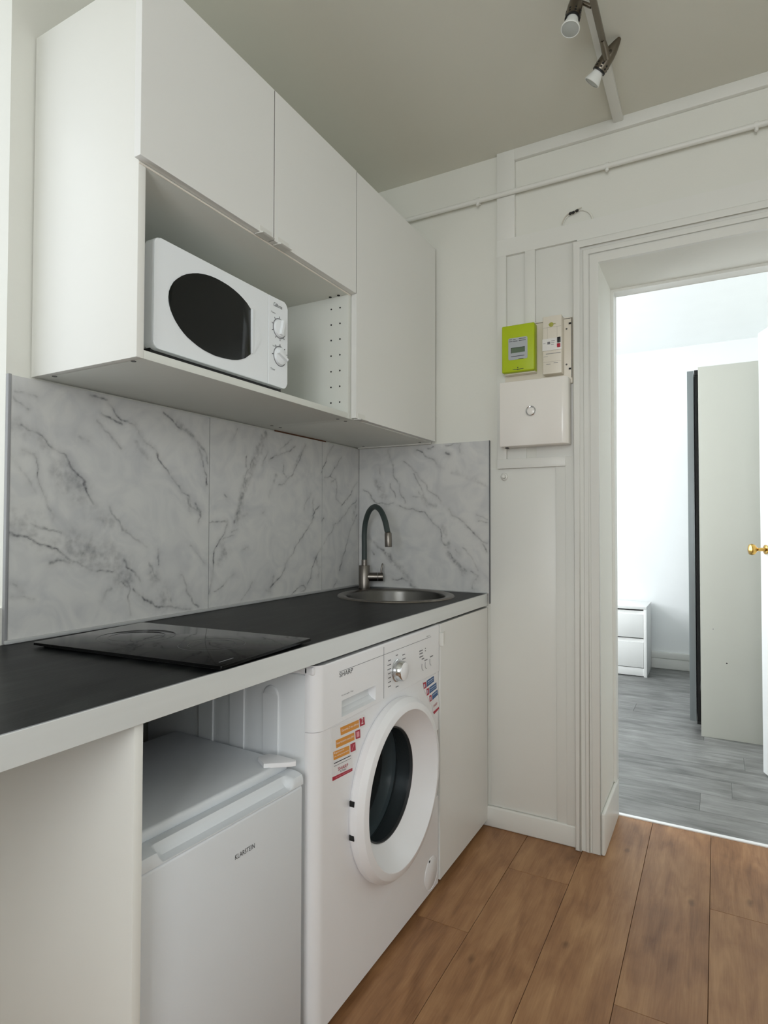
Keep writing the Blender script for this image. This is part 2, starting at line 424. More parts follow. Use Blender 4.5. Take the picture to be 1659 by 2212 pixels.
# ---- bedroom floor
floor_b = struct(box('floor', XB0, XB1, YD+.012, YB1, -.06, -.008, M_GREYBASE, bev=0), 'grey wood-look laminate floor of the bedroom')
y = YD+.012; i = 0
while y < YB1-.01:
    y1 = min(y+.185, YB1); o0 = (.55, 1.32, .15, .92, 1.5)[i % 5]
    cuts = [XB0]+sorted(q for q in (o0-1.29, o0, o0+1.29) if XB0+.05 < q < XB1-.05)+[XB1]
    for a, b in zip(cuts, cuts[1:]): plank(floor_b, a, b, y, y1, M_GREYOAK, .0004)
    y = y1; i += 1
struct(box('trim_1', DX0, DX1, YD-.008, YD+.012, -.01, .004, M_DOOR, bev=.002), 'white threshold strip between the two floors')

# ---- baseboards
def baseboard(name, x0, x1, y0, y1, h, m=M_TRIM):
    return struct(box(name, x0, x1, y0, y1, 0, h, m, bev=.006, seg=3))
baseboard('baseboard_far', .56, .990, L-.017, L, .078)
baseboard('baseboard_jamb', DX0, DX0+.014, L-.024, YD-.01, .148)
baseboard('baseboard_right', XR-.015, XR, YB, L, .08)
bbf = baseboard('baseboard_bedroom', XB0, XB1, YB1-.016, YB1, .085); box('cap', XB0, XB1, YB1-.022, YB1, .085, .138, M_TRIM, bbf, .006, 3)

# ---- far wall panelling (boards proud of the plaster)
yf = L-.014
def X(u, v=900): return P(u, v, 'y', yf).x
def Z(u, v): return P(u, v, 'y', yf).z
def board(name, x0, x1, z0, z1, t=.014, m=M_TRIM): return box(name, x0, x1, L-t, L, z0, z1, m, wall_far, .0009, 2)
xl, xs1 = X(1074.5, 700), X(1112, 430)
zr1, zr0 = Z(1112, 513), Z(1093, 553)        # frieze rail
xo = X(1241, 800)                            # outer edge of the door casing
ztop = Z(1115, 345)
zlow1, zlow0 = Z(1100, 992), Z(1100, 1012)
board('stile', xl, xs1, zr1, H, .018)
board('rail', xs1, XR, ztop, H, .018)
prism('rail', [(xl, zr0), (xo+.012, zr0), (xo+.012, DZ+.08), (XR, DZ+.08), (XR, zr1), (xl, zr1)], 'y', L, L-.018, M_TRIM, wall_far)
xa, xb, xc = X(1093.5, 620), X(1134.5, 620), X(1156, 620)
zbox = Z(1080, 985)
board('stile', xl, xa, zlow1, zr0, .018); board('stile', xb, xc, 1.70, zr0, .018)
board('panel', xa, xb, zlow1, zr0, .004); board('panel', xc, xo+.01, zlow1, zr0, .005)
board('rail', xl, X(1222, 1000), zlow0, zlow1, .019)
xs2 = X(1201, 1300)
board('stile', xs2, xo+.01, .078, zlow0, .011); board('stile', X(1222, 1200), xo+.01, .078, zlow1, .015)
board('panel', .612, xs2, .078, zlow0, .004)
# half round notch left in the frieze rail where a pipe once passed
hc = P(1247, 478, 'y', yf); hr = abs(P(1276, 471, 'y', yf).x-P(1212, 487, 'y', yf).x)/2
arc = [(hc.x+hr*math.cos(t), hc.z-.006+hr*.92*math.sin(t)) for t in [math.pi*k/16 for k in range(17)]]
tube('notch_edge', [(a, L-.010, b) for a, b in arc], .0035, M_WALL, wall_far, 8)
prism('notch', arc, 'y', L-.006, L-.002, M_WALL, wall_far)
ws = [P(1214, 484, 'y', L-.016), P(1220, 470, 'y', L-.018), P(1229, 461, 'y', L-.02), P(1240, 456, 'y', L-.02), P(1250, 451, 'y', L-.02), P(1257, 448, 'y', L-.018)]
wire = tube('cable_stub', smooth_path(ws), .0022, mat('old_cable', (206, 202, 190), .6), None, 8)
tag(wire, 'short painted cable stub with dark bare ends above the doorway', 'cable')
for a in ((1232, 461), (1238, 459), (1246, 455)):
    q = P(*a, 'y', L-.022)
    lathe('bare_end', [(0, -.006), (.004, -.004), (.005, 0), (.004, .005), (0, .007)], q, (1, 0, .35), M_BLACK, wire, 10)

# ---- door casing round the opening (nested mouldings) and jamb stops
door_frame = struct(prism('trim_2', [(DX0-.085, 0), (DX0, 0), (DX0, DZ), (DX1, DZ), (DX1, 0), (DX1+.085, 0), (DX1+.085, DZ+.085), (DX0-.085, DZ+.085)], 'y', L, L-.020, M_TRIM), 'white moulded casing around the doorway')
def uframe(name, w0, w1, y0, y1, m, bev):
    return prism(name, [(DX0-w1, 0), (DX0-w0, 0), (DX0-w0, DZ+w0), (DX1+w0, DZ+w0), (DX1+w0, 0), (DX1+w1, 0), (DX1+w1, DZ+w1), (DX0-w1, DZ+w1)], 'y', y0, y1, m, door_frame, bev, 3)
uframe('bead', .066, .087, L, L-.034, M_TRIM, .006)
uframe('bead', .036, .052, L-.018, L-.027, M_TRIM, .004)
uframe('lip', 0.0, .030, L-.018, L-.024, M_TRIM, .003)
prism('stop', [(DX0-.001, .148), (DX0+.011, .148), (DX0+.011, DZ-.011), (DX1-.011, DZ-.011), (DX1-.011, 0), (DX1+.001, 0), (DX1+.001, DZ+.001), (DX0-.001, DZ+.001)], 'y', YD-.055, YD+.004, M_TRIM, door_frame, .002)

# ---- ceiling conduit board
struct(box('trim_3', 1.080, 1.114, YB, L-.014, H-.018, H, M_TRIM, bev=.004), 'narrow painted conduit board along the ceiling')

# ---- wall tiles, marble print
TA, TB, TC_, TZ0, TZ1 = .767, 1.381, 1.995, .900, 1.502
VA = [([(170,415),(240,465),(300,515),(400,600),(455,635),(500,650),(535,705),(580,790),(640,850),(670,910),(690,970),(730,1040)],.62,5),
 ([(60,640),(130,720),(200,810),(240,890),(280,940)],.4,4),([(180,640),(260,670),(285,760),(295,820),(335,920),(355,1010),(365,1080),(400,1130),(430,1165)],.55,4),
 ([(40,1190),(200,1220),(400,1300),(560,1370),(700,1420),(850,1480),(960,1570)],.24,75),([(60,1280),(180,1295),(260,1340),(330,1360),(420,1400),(520,1450),(600,1490),(660,1530),(720,1560),(790,1575),(880,1560)],.55,5),
 ([(250,1180),(400,1245),(480,1275)],.4,5),([(840,220),(880,290),(910,350),(940,390),(1000,400),(1050,430),(1080,500),(1120,550),(1200,630),(1270,730),(1340,840),(1420,930),(1470,980),(1490,1060),(1560,1100),(1570,1150),(1550,1190)],.55,5),
 ([(700,210),(770,210),(840,220)],.5,5),([(790,345),(825,375),(890,390),(940,420)],.6,6),([(740,385),(790,440),(860,500),(940,590)],.45,5),
 ([(1270,320),(1340,380),(1390,430),(1490,510),(1540,560),(1555,640),(1580,740),(1610,820),(1618,900)],.6,5),([(1540,560),(1600,640),(1620,720)],.4,8),
 ([(860,1050),(900,1140),(950,1220),(1030,1290),(1150,1370)],.35,5),([(1040,1720),(1130,1780),(1200,1830),(1290,1850),(1380,1840),(1480,1865)],.62,5),
 ([(1230,1390),(1225,1450),(1237,1520)],.45,4),([(1410,1600),(1450,1690),(1480,1750),(1500,1800),(1550,1840)],.45,5),([(1480,1360),(1540,1430),(1600,1500)],.35,4),
 ([(100,1670),(180,1710)],.6,5),([(90,1750),(180,1745),(265,1785)],.5,4),([(390,1500),(430,1480),(560,1490)],.5,8),([(110,190),(140,240),(210,280)],.55,5),([(130,150),(200,170),(270,210)],.45,5),
 ([(800,1790),(830,1730),(870,1700)],.5,5),([(1280,1670),(1310,1740),(1340,1800)],.45,6),([(1200,1600),(1240,1700),(1280,1790)],.24,45),([(1010,1660),(1000,1780),(1020,1900)],.3,5),
 ([(140,430),(300,570),(430,660),(520,740),(600,850),(650,930)],.18,40),([(480,880),(560,990),(700,1080),(840,1150)],.24,38),([(440,780),(560,870)],.2,40),
 ([(960,1460),(1000,1540),(1070,1620),(1090,1660)],.45,6),([(1150,1520),(1180,1570),(1240,1640)],.4,6),([(940,1640),(990,1690)],.4,6),([(1060,430),(1090,520),(1180,600)],.25,22),([(1060,560),(1110,640),(1170,700)],.22,14),
 ([(1460,1000),(1480,1090)],.45,8),([(1520,1040),(1560,1100)],.4,8),([(620,510),(670,550)],.4,8),([(1340,380),(1430,450),(1500,520)],.22,24),([(900,1480),(960,1560),(1000,1640)],.22,35)]
VB = [([(440,450),(445,560)],.5,7),([(640,200),(600,330),(550,420),(520,520),(480,620),(430,720),(400,820),(380,950),(340,1080)],.26,38),([(530,420),(490,550),(420,690),(385,780),(370,900)],.5,5),
 ([(240,1150),(210,1230),(150,1320),(115,1420),(100,1520),(95,1600),(100,1680),(70,1780),(50,1850)],.68,6),([(660,400),(620,480),(590,550)],.42,6),([(660,510),(720,455),(800,440),(870,405),(940,350)],.55,5),
 ([(780,390),(840,330),(900,280)],.42,5),([(1040,340),(1010,430),(960,550),(920,620),(860,680),(820,740),(770,755)],.5,7),([(1040,340),(990,450),(940,560)],.22,22),
 ([(1115,890),(1110,980),(1120,1060),(1105,1140),(1040,1210),(990,1310),(930,1410),(870,1510),(810,1620),(770,1700),(700,1780),(660,1850)],.55,6),([(1190,960),(1140,1000),(1110,1060)],.45,6),
 ([(1200,1400),(1150,1500),(1110,1600),(1090,1700),(1060,1760)],.55,6),([(1150,1500),(1180,1580),(1170,1680)],.22,28),([(1020,1770),(960,1800),(900,1870)],.55,6),([(1020,1770),(1045,1800),(1000,1840)],.4,6),
 ([(305,1670),(230,1740),(170,1800),(110,1830)],.5,5),([(500,1740),(450,1820),(390,1930)],.35,6),([(350,180),(320,240),(280,300)],.45,6),([(390,1400),(460,1390)],.55,5),([(280,1230),(330,1190)],.45,5),
 ([(200,1300),(310,1260)],.35,6),([(60,1140),(180,1110),(240,1130)],.4,6),([(180,1350),(220,1440),(160,1520)],.26,50),([(1090,850),(1050,930),(1030,1000)],.35,8),([(740,650),(700,740),(660,880)],.2,18),([(820,560),(810,620),(850,660)],.4,8),
 ([(220,860),(240,890)],.5,6),([(620,1040),(600,1050)],.5,6),([(440,1040),(380,1080),(310,1110)],.35,10),([(640,1830),(680,1850),(720,1690)],.35,8),
 ([(1330,340),(1290,400),(1260,480),(1240,560),(1210,610)],.5,6),([(1410,470),(1360,540),(1320,600),(1290,650),(1240,670)],.5,6),([(1290,650),(1350,690),(1300,720)],.5,6),([(1355,700),(1360,820),(1360,900),(1420,945),(1470,900)],.38,5),
 ([(1570,720),(1520,800),(1470,900),(1410,950)],.45,7),([(1560,900),(1470,1020),(1400,1110),(1330,1160)],.5,8),([(1340,1160),(1300,1240),(1230,1340)],.35,5),([(1575,1050),(1520,1160),(1470,1300),(1450,1430),(1410,1530),(1390,1620)],.5,7),
 ([(1360,1730),(1330,1790)],.5,6),([(1230,1090),(1205,1120)],.5,6),([(1560,950),(1530,1100)],.2,30)]
VD = [([(420,170),(430,260),(460,330),(490,420),(495,500),(540,560),(560,650),(610,720),(620,770)],.55,6),([(600,300),(650,350),(740,430),(800,510),(870,590),(885,640),(930,670),(990,730),(1020,780)],.55,5),
 ([(140,640),(210,700),(290,770),(370,790),(440,800),(490,795)],.6,6),([(540,810),(640,850),(720,850),(780,880),(850,905),(900,970),(950,1030),(1010,1090),(1035,1160),(1050,1240),(1070,1275)],.6,6),
 ([(1110,860),(1160,920),(1240,970),(1300,1020),(1370,1070),(1430,1150),(1500,1215),(1570,1250)],.62,6),([(750,185),(820,215),(900,250),(950,285),(990,340),(1030,370)],.6,7),([(870,160),(900,150),(940,120)],.6,7),
 ([(1090,120),(1200,110),(1250,100),(1230,150),(1260,200)],.5,7),([(1090,210),(1130,230)],.7,9),([(1080,1280),(1130,1380),(1220,1480),(1290,1560)],.28,32),([(1140,1370),(1180,1440),(1250,1550),(1280,1620)],.5,8),
 ([(1380,1580),(1450,1630),(1420,1690),(1400,1780)],.5,7),([(1210,1330),(1260,1390)],.4,8),([(1280,1290),(1330,1340),(1390,1430),(1450,1560)],.35,7),([(1510,1250),(1540,1310),(1565,1350)],.55,9),([(440,560),(470,650),(500,720)],.38,7),
 ([(760,660),(810,740),(870,800)],.45,7),([(720,450),(790,580),(840,700),(870,780)],.38,6),([(700,720),(790,730),(870,820)],.38,7),([(280,540),(330,640),(380,720)],.26,45),([(430,1400),(520,1510),(590,1580),(650,1670),(740,1770)],.28,32),
 ([(480,1660),(520,1680),(580,1660),(650,1690)],.6,8),([(220,1320),(260,1380)],.5,8),([(180,1160),(300,1280),(420,1400)],.3,20),([(1430,930),(1570,970)],.35,7),([(1460,1000),(1570,1010)],.45,7),([(320,370),(325,440)],.5,6),
 ([(1160,430),(1290,470),(1430,520),(1560,590)],.16,24),([(1050,1060),(1090,1180),(1120,1300)],.2,30),([(820,700),(900,800),(960,830)],.2,25),([(1290,1540),(1320,1560)],.6,12)]
def seg_dist(Q, a, b):
    d = b-a; t = np.clip(((Q-a)@d)/max(d@d, 1e-12), 0, 1); return np.linalg.norm(Q-(a+t[:, None]*d), axis=1)
from mathutils import noise as mnoise
def fnoise(Q, f, seed, octs=4):
    return np.array([mnoise.fractal(Vector((a*f, b*f, seed*7.31)), 1.0, 2.0, octs) for a, b in Q])
def tile(ax, face, a0, a1, parent, veins, ofs, sc, d_back):
    """a tile: gridded face carrying the printed veins as a point attribute, plus its edges"""
    na = max(2, int((a1-a0)/.0026)); nb = int((TZ1-TZ0)/.0026)
    aa = np.linspace(a0, a1, na+1); bb = np.linspace(TZ0, TZ1, nb+1)
    Q = np.array([(a, b) for a in aa for b in bb])
    sd0 = a0*10
    Qw = Q+np.stack([fnoise(Q, 22, sd0+1), fnoise(Q, 22, sd0+2)], 1)*.0085
    nA, nB = fnoise(Q, 16, sd0+3, 3), fnoise(Q, 55, sd0+5, 5)
    val = np.zeros(len(Q))
    for pts, amp, w in veins:
        W3 = [P(ofs[0]+x/sc, ofs[1]+y_/sc, ax, face) for x, y_ in pts]
        q = np.array([((p.y if ax == 'x' else p.x), p.z) for p in W3]); wid = w/sc*.0021
        d = np.full(len(Q), 9.0)
        for i in range(len(q)-1): d = np.minimum(d, seg_dist(Qw, q[i], q[i+1]))
        if w < 15:
            mod = np.clip(.80+1.1*nA*(1 if int(q[0, 0]*1000) % 2 else -1), .12, 1.25)
            mod = mod*np.clip(.92+.8*nB, .35, 1.25); v = amp*1.15*mod*np.exp(-(d/(wid*.8))**2)+amp*.26*np.exp(-(d/(wid*4.0))**2)
        else:
            mod = np.clip(.85+1.0*nA, .2, 1.3)*np.clip(.95+1.1*nB, .3, 1.4); v = amp*1.45*mod*np.exp(-(d/(wid*.85))**2)
        val = np.maximum(val, v)+.25*np.minimum(val, v)
    bm = bmesh.new(); sgn = 1 if ax == 'x' else -1
    vs = [bm.verts.new(v3(ax, a, b, face)) for a, b in Q]
    nb1 = nb+1
    for i in range(na):
        for j in range(nb): bm.faces.new((vs[i*nb1+j], vs[(i+1)*nb1+j], vs[(i+1)*nb1+j+1], vs[i*nb1+j+1]))
    brd = [e for e in bm.edges if len(e.link_faces) == 1]
    r = bmesh.ops.extrude_edge_only(bm, edges=brd)
    for v in r['geom']:
        if isinstance(v, bmesh.types.BMVert): v.co['xyz'.index(ax)] = d_back
    bm.verts.index_update(); nv = len(bm.verts)
    o = link('wall_tile', bm, M_MARBLE, parent)
    at = o.data.attributes.new('vein', 'FLOAT', 'POINT'); full = np.zeros(nv, dtype=np.float32); full[:len(Q)] = np.clip(val, 0, 1); at.data.foreach_set('value', full)
    return o
g = .0015
sA, sB, sD = 1659/460, 1659/350, 1659/310
tile('x', .009, TA+.008, TB-g, wall_left, VA, (0, 800), sA, .001)
tile('x', .009, TB+g, TC_-g, wall_left, VB, (440, 890), sB, .001)
tile('x', .009, TC_+g, L-.002, wall_left, VB, (440, 890), sB, .001)
tile('y', L-.009, .012, .609, wall_far, VD, (760, 940), sD, L-.001)
box('grout', 0, .0075, TA+.008, L, TZ0, TZ1-.001, M_GROUT, wall_left, 0); box('grout', .003, .608, L-.0075, L, TZ0, TZ1-.001, M_GROUT, wall_far, 0)
box('tile_edge_strip', 0, .0105, TA+.001, TA+.008, TZ0, TZ1+.002, mat('tile_strip', (150, 151, 153), .5), wall_left, .001)
box('tile_edge_strip', .609, .6115, L-.011, L, TZ0-.04, TZ1, mat('dark_edge', (92, 94, 98), .4), wall_far, .0005)

# ================================================================== WORKTOP
WD = .603
wt = thing('worktop', (.3, 1.1, .855), 'long black wood-grain worktop with pale grey edge band below marble tiles', 'worktop')
HC = Vector((.345, .932, .9)); SC = Vector((.322, 2.035, .9)); SR = .222
# slab with the round sink cut-out
bm = bmesh.new(); yE0, yE1 = -.10, L-.010; zt, zb = .8995, .8545
bm_box(bm, .011, WD-.0022, yE0, yE1, zb, zt)
slab = link('slab', bm, M_WORKTOP, wt)
cut = bmesh.new(); a_, e1_, e2_ = basis((0, 0, 1))
bmesh.ops.create_cone(cut, cap_ends=True, segments=64, radius1=SR-.02, radius2=SR-.02, depth=.3)
bmesh.ops.translate(cut, verts=cut.verts, vec=(SC.x, SC.y, .88))
cm = bpy.data.meshes.new('cutter'); cut.to_mesh(cm); cut.free(); co = bpy.data.objects.new('cutter', cm); COL.objects.link(co)
bo = slab.modifiers.new('sink_hole', 'BOOLEAN'); bo.object = co; bo.operation = 'DIFFERENCE'; bo.solver = 'EXACT'
bpy.context.view_layer.update()
nm = bpy.data.meshes.new_from_object(slab.evaluated_get(bpy.context.evaluated_depsgraph_get()))
slab.modifiers.clear(); slab.data = nm; bpy.data.objects.remove(co)
box('edge_band_or_gap_shade', WD-.0022, WD, yE0, yE1, zb-.0005, zt+.0002, M_WTEDGE, wt, .0006, 1)
box('edge_band_or_gap_shade', WD-.006, WD-.002, yE0, yE1, zt-.0004, zt+.0002, M_ALU, wt, .0001, 1)
box('sealing_strip', .0092, .017, TA, yE1, zt, zt+.009, M_SEAL, wall_left, .002); box('sealing_strip', .0172, WD-.002, yE1-.004, yE1+.0005, zt, zt+.004, M_SEAL, wall_far, .001)

# ================================================================== WALL CABINETS
CX, CF = .3645, .3845          # carcass front, door face
CZ0, CZ1 = 1.507, 2.307
yA, yM, yC, yE = .822, 1.2275, 1.640, L-.026
T = .018
c1 = thing('wall_cabinet', (.18, (yA+yC)/2, CZ0), 'wall cabinet with two doors above an open niche holding the microwave', 'cabinet')
box('side_panel', .004, CX, yA, yA+T, CZ0, CZ1, M_CAB, c1, .0008); box('side_panel', .004, CX, yC-T, yC-.001, CZ0, CZ1, M_CABIN, c1, .0008)
box('bottom_panel', .004, CX, yA+T, yC-T, CZ0, CZ0+T, M_CABIN, c1, .0008); box('top_panel', .004, CX, yA+T, yC-T, CZ1-T, CZ1, M_CABIN, c1, .0008)
box('back_panel', .004, .010, yA+T, yC-T, CZ0+T, CZ1-T, M_CABIN, c1, 0)
ND = 1.905
box('niche_shelf', .010, CX, yA+T, yC-T, ND, ND+T, M_CABIN, c1, .0008); box('shelf_edge', CX, CX+.0012, yA+.001, yC-.002, ND, ND+.004, M_EDGE, c1, 0)
def tab(name, yc, zc, parent, w=.045, z_hang=.0):
    """edge pull: thin bent plate hooked over the door's lower edge"""
    bm = bmesh.new(); n = 8; prof = [(CF-.016, zc-.003), (CF+.002, zc-.004), (CF+.011, zc-.005), (CF+.0135, zc-.0035), (CF+.012, zc-.0022), (CF+.004, zc+.001), (CF+.0018, zc+.006), (CF+.0012, zc+.016), (CF+.0002, zc+.017), (CF+.0002, zc-.0008), (CF-.016, zc-.0012)]
    A = [bm.verts.new((x, yc-w/2, z)) for x, z in prof]; B = [bm.verts.new((x, yc+w/2, z)) for x, z in prof]; k = len(prof)
    bm.faces.new(A); bm.faces.new(B)
    for i in range(k): bm.faces.new([A[i], A[(i+1) % k], B[(i+1) % k], B[i]])
    return link(name, bm, M_HANDLE, parent, True)
dz0 = 1.9105
d1 = box('door', CX+.001, CF, yA-.012, yM-.0013, dz0, CZ1+.003, M_CABF, c1, .0005, 1); tab('handle', yM-.034, dz0, d1)
d2 = box('door', CX+.001, CF, yM+.0013, yC-.0013, dz0, CZ1+.003, M_CABF, c1, .0005, 1); tab('handle', yM+.038, dz0, d2)
M_GAPSHADE = mat('door_gap_shade', (112, 104, 99), .6)  # shade of the narrow door gaps, coloured into thin strips
box('edge_band_or_gap_shade', CX+.001, CF-.0004, yM+.0006, yM+.0013, dz0+.001, CZ1+.002, M_GAPSHADE, d2, 0)
for i in range(7):
    for xx in (CX-.030, CX-.064):
        z = 1.868-.0510*i
        lathe('pin_hole', [(0, 0), (.0027, 0), (.0027, .0012), (0, .0012)], (xx, yC-T-.0011, z), (0, 1, 0), M_HOLE, c1, 10)
for xx in (CX-.03, CX-.062): lathe('pin_hole', [(0, 0), (.0052, 0), (.0052, .0015), (0, .0015)], (xx, yC-T-.010, ND-.0012), (0, 0, 1), M_HOLE, c1, 12, sy=.9)
for (xx, yy) in ((CX-.035, yA+.009), (.06, yA+.009), (CX-.035, yC-.010), (.06, yC-.010)):
    lathe('fixing_screw', [(0, 0), (.0055, 0), (.0055, .0008), (0, .0008)], (xx, yy+.012 if yy < 1 else yy-.012, CZ0-.0008), (0, 0, 1), M_SCREW, c1, 14)
c2 = thing('wall_cabinet', (.18, (yC+yE)/2, CZ0), 'tall single-door wall cabinet in the corner beside the far wall', 'cabinet')
box('side_panel', .004, CX, yC+.001, yC+T, CZ0, CZ1, M_CABIN, c2, .0008); box('side_panel', .004, CX, yE-T, yE, CZ0, CZ1, M_CABIN, c2, .0008)
box('bottom_panel', .004, CX, yC+T, yE-T, CZ0, CZ0+T, M_CABIN, c2, .0008); box('top_panel', .004, CX, yC+T, yE-T, CZ1-T, CZ1, M_CABIN, c2, .0008)
box('back_panel', .004, .010, yC+T, yE-T, CZ0+T, CZ1-T, M_CABIN, c2, 0)
d3 = box('door', CX+.001, CF, yC+.0011, yE+.002, CZ0+.003, CZ1+.001, M_CABF, c2, .0005, 1); tab('handle', yC+.033, CZ0+.003, d3)
box('edge_band_or_gap_shade', CX+.001, CF-.0004, yC+.0004, yC+.0011, dz0+.001, CZ1, M_GAPSHADE, d3, 0)  # painted gap shade beside the corner door
for (xx, yy) in ((CX-.035, yC+.024), (.06, yC+.024), (CX-.035, yE-.03), (.06, yE-.03)):
    lathe('fixing_screw', [(0, 0), (.0055, 0), (.0055, .0008), (0, .0008)], (xx, yy, CZ0-.0008), (0, 0, 1), M_SCREW, c2, 14)
box('filler_strip', .012, CX-.004, yE+.001, L-.0095, CZ0-.004, CZ0+.3, M_CAB, c2, .0008)
box('hanging_rail', .004, .0095, 1.70, 2.02, CZ0-.0045, CZ0+.0, M_WOODRAW, c2, 0)

# ================================================================== MICROWAVE
XM = .345
my0, my1 = P(333, 600, 'x', XM).y, P(621, 740, 'x', XM).y; mz0, mz1 = 1.544, 1.786
mw = thing('microwave', (.18, (my0+my1)/2, CZ0+T), 'white microwave with dark oval door window and two dials', 'microwave')
box('body', .045, XM-.032, my0+.004, my1-.004, mz0+.004, mz1-.006, M_APPG, mw, .006, 3)
box('under_shade_plate', .05, XM-.018, my0+.006, my1-.006, mz0-.006, mz0+.003, M_BLACK, mw, 0)  # black plate stands in for the shadow line under the microwave
for a in (my0+.04, my1-.04):
    for b in (.08, XM-.075): lathe('foot', [(0, 0), (.014, 0), (.012, mz0-CZ0-T+.005), (0, mz0-CZ0-T+.005)], (b, a, CZ0+T), (0, 0, 1), M_BLACK, mw, 16)
ysm = P(580, 730, 'x', XM).y
def part_rrect(y0, y1, z0, z1, r, left, n=6):
    """rounded on one side only"""
    pts = rrect(y0, y1, z0, z1, r, n); out = []
    if left: out = [(y1, z0), (y1, z1)]+pts[n+1:3*(n+1)]
    else: out = pts[:n+1]+[(y0, z1), (y0, z0)]+pts[3*(n+1):]
    return out
fr = prism('door', part_rrect(my0, ysm-.0003, mz0, mz1, .016, True), 'x', XM-.030, XM, M_MICRO, mw, .0025, 2, smooth=False)
cp = prism('control_panel', part_rrect(ysm+.0003, my1, mz0, mz1, .016, False), 'x', XM-.030, XM, M_MICRO, mw, .0025, 2, smooth=False)
box('door_gap', XM-.033, XM-.030, my0+.006, my1-.006, mz0+.006, mz1-.008, M_HOLE, mw, 0)
WO = [(310,690),(316,630),(335,580),(365,530),(400,500),(450,468),(500,450),(560,442),(620,441),(700,455),(760,474),(820,500),(880,533),(940,570),(1000,616),(1050,660),(1095,708),(1135,755),(1176,815),(1176,1295),(1120,1335),(1075,1349),(1030,1355),(980,1353),(930,1345),(860,1328),(800,1310),(740,1282),(680,1250),(620,1209),(560,1160),(510,1115),(470,1070),(432,1020),(400,970),(372,920),(350,870),(332,825),(320,780),(312,735)]
ws = 1659/340
wp = [P(300+x/ws, 500+y_/ws, 'x', XM) for x, y_ in WO]
win = prism('door_window', [(p.y, p.z) for p in wp], 'x', XM-.004, XM+.0016, M_BLKGL, fr, .001, 2)
yb_ = P(543, 700, 'x', XM).y; zt_, zb_ = P(543, 668, 'x', XM).z, P(543, 764, 'x', XM).z
box('release_bar', XM-.002, XM+.005, yb_-.0004, yb_+.0036, zb_, zt_, M_MICRO, fr, .001)
hp = [(yb_+.004+.030*math.sin(math.pi*k/20), zt_-.012+(zb_-zt_+.012)*k/20) for k in range(21)]
prism('door_button', hp, 'x', XM-.002, XM+.0022, M_MICRO, fr, .0012, 2)
for (u, v, ang) in ((603.5, 710, math.radians(78)), (604.5, 770, math.radians(-22))):
    c_ = P(u, v, 'x', XM); kn = lathe('dial', [(0, .0075), (.021, .0075), (.0232, .006), (.0240, 0), (.0250, -.001), (.0250, -.003)], (XM, c_.y, c_.z), (1, 0, 0), M_MICRO, cp, 40)
    dv = Vector((0, math.cos(ang), math.sin(ang))); pv = Vector((0, -dv.z, dv.y)); bm = bmesh.new()
    q = [(-.021, -.006), (.022, -.0045), (.022, .0045), (-.021, .006)]
    A = [bm.verts.new(Vector((XM+.006, c_.y, c_.z))+dv*a+pv*b) for a, b in q]; B = [bm.verts.new(Vector((XM+.0145, c_.y, c_.z))+dv*a*.94+pv*b*.7) for a, b in q]
    bm.faces.new(A); bm.faces.new(B); [bm.faces.new([A[i], A[(i+1) % 4], B[(i+1) % 4], B[i]]) for i in range(4)]
    link('grip', bm, M_MICRO, kn)
    lathe('dial_shadow_gap', [(.0255, 0), (.0278, 0), (.0278, .0006), (.0255, .0006)], (XM, c_.y, c_.z), (1, 0, 0), M_GREYP, cp, 40)
def tx(s, u0, v0, u1, v1, m, parent, x, h=None, shear=0): return text('lettering', s, P(u0, v0, 'x', x), P(u1, v1, 'x', x), m, parent, height=h, n=(1, 0, 0), shear=shear)
c_ = P(591, 657, 'x', XM); text('lettering', 'California', (XM, c_.y, c_.z-.004), (XM, c_.y+.036, c_.z-.004), M_INK, cp, height=.0105, n=(1, 0, 0), shear=.35)
def ticks(cy, cz, r, angs, ln, parent, x, m=M_GREYP, w=.0011):
    polys = []
    for a in angs:
        d_ = Vector((0, math.cos(a), math.sin(a))); p_ = Vector((0, -d_.z, d_.y))*w; c0 = Vector((x, cy, cz))
        polys.append([c0+d_*r-p_, c0+d_*(r+ln)-p_, c0+d_*(r+ln)+p_, c0+d_*r+p_])
    return decal('dial_marks', polys, m, parent, (1, 0, 0))
c_ = P(603.5, 710, 'x', XM); ticks(c_.y, c_.z, .0285, [math.radians(a) for a in (90, 130, 165, 200, 240, 275, 310)], .005, cp, XM)
c_ = P(604.5, 770, 'x', XM); ticks(c_.y, c_.z, .0285, [math.radians(a) for a in (125, 90, 50, 20, 180)], .005, cp, XM, M_INK)
for (u, v, s, w_) in ((586, 672, 'Power', .018), (589, 745, 'Defrost', .015), (603, 746, 'Low', .009), (584, 795, 'Timer', .020)):
    c_ = P(u, v, 'x', XM); text('lettering', s, (XM, c_.y, c_.z-.003), (XM, c_.y+w_, c_.z-.003), M_GREYP if s != 'Defrost' else M_INK, cp, n=(1, 0, 0))

# ================================================================== BASE: end panel, fridge, washer, cabinet
box('dark_back_sheet', .001, .008, .6615, 1.115, .03, .85, mat('dark_sheet', (30, 30, 30), .8), wall_left, 0)  # near-black sheet across the recess behind the fridge
ep = box('end_panel', .02, .592, .6445, .6615, 0, .854, M_CAB, None, .001)
tag(ep, 'white upright end panel carrying the worktop beside the fridge', 'panel')

fw, fh = .430, .637
fa = .052
F = thing('fridge', (.366, .8898, 0), 'white undercounter fridge standing below the hob', 'fridge', rz=-fa, local=True)
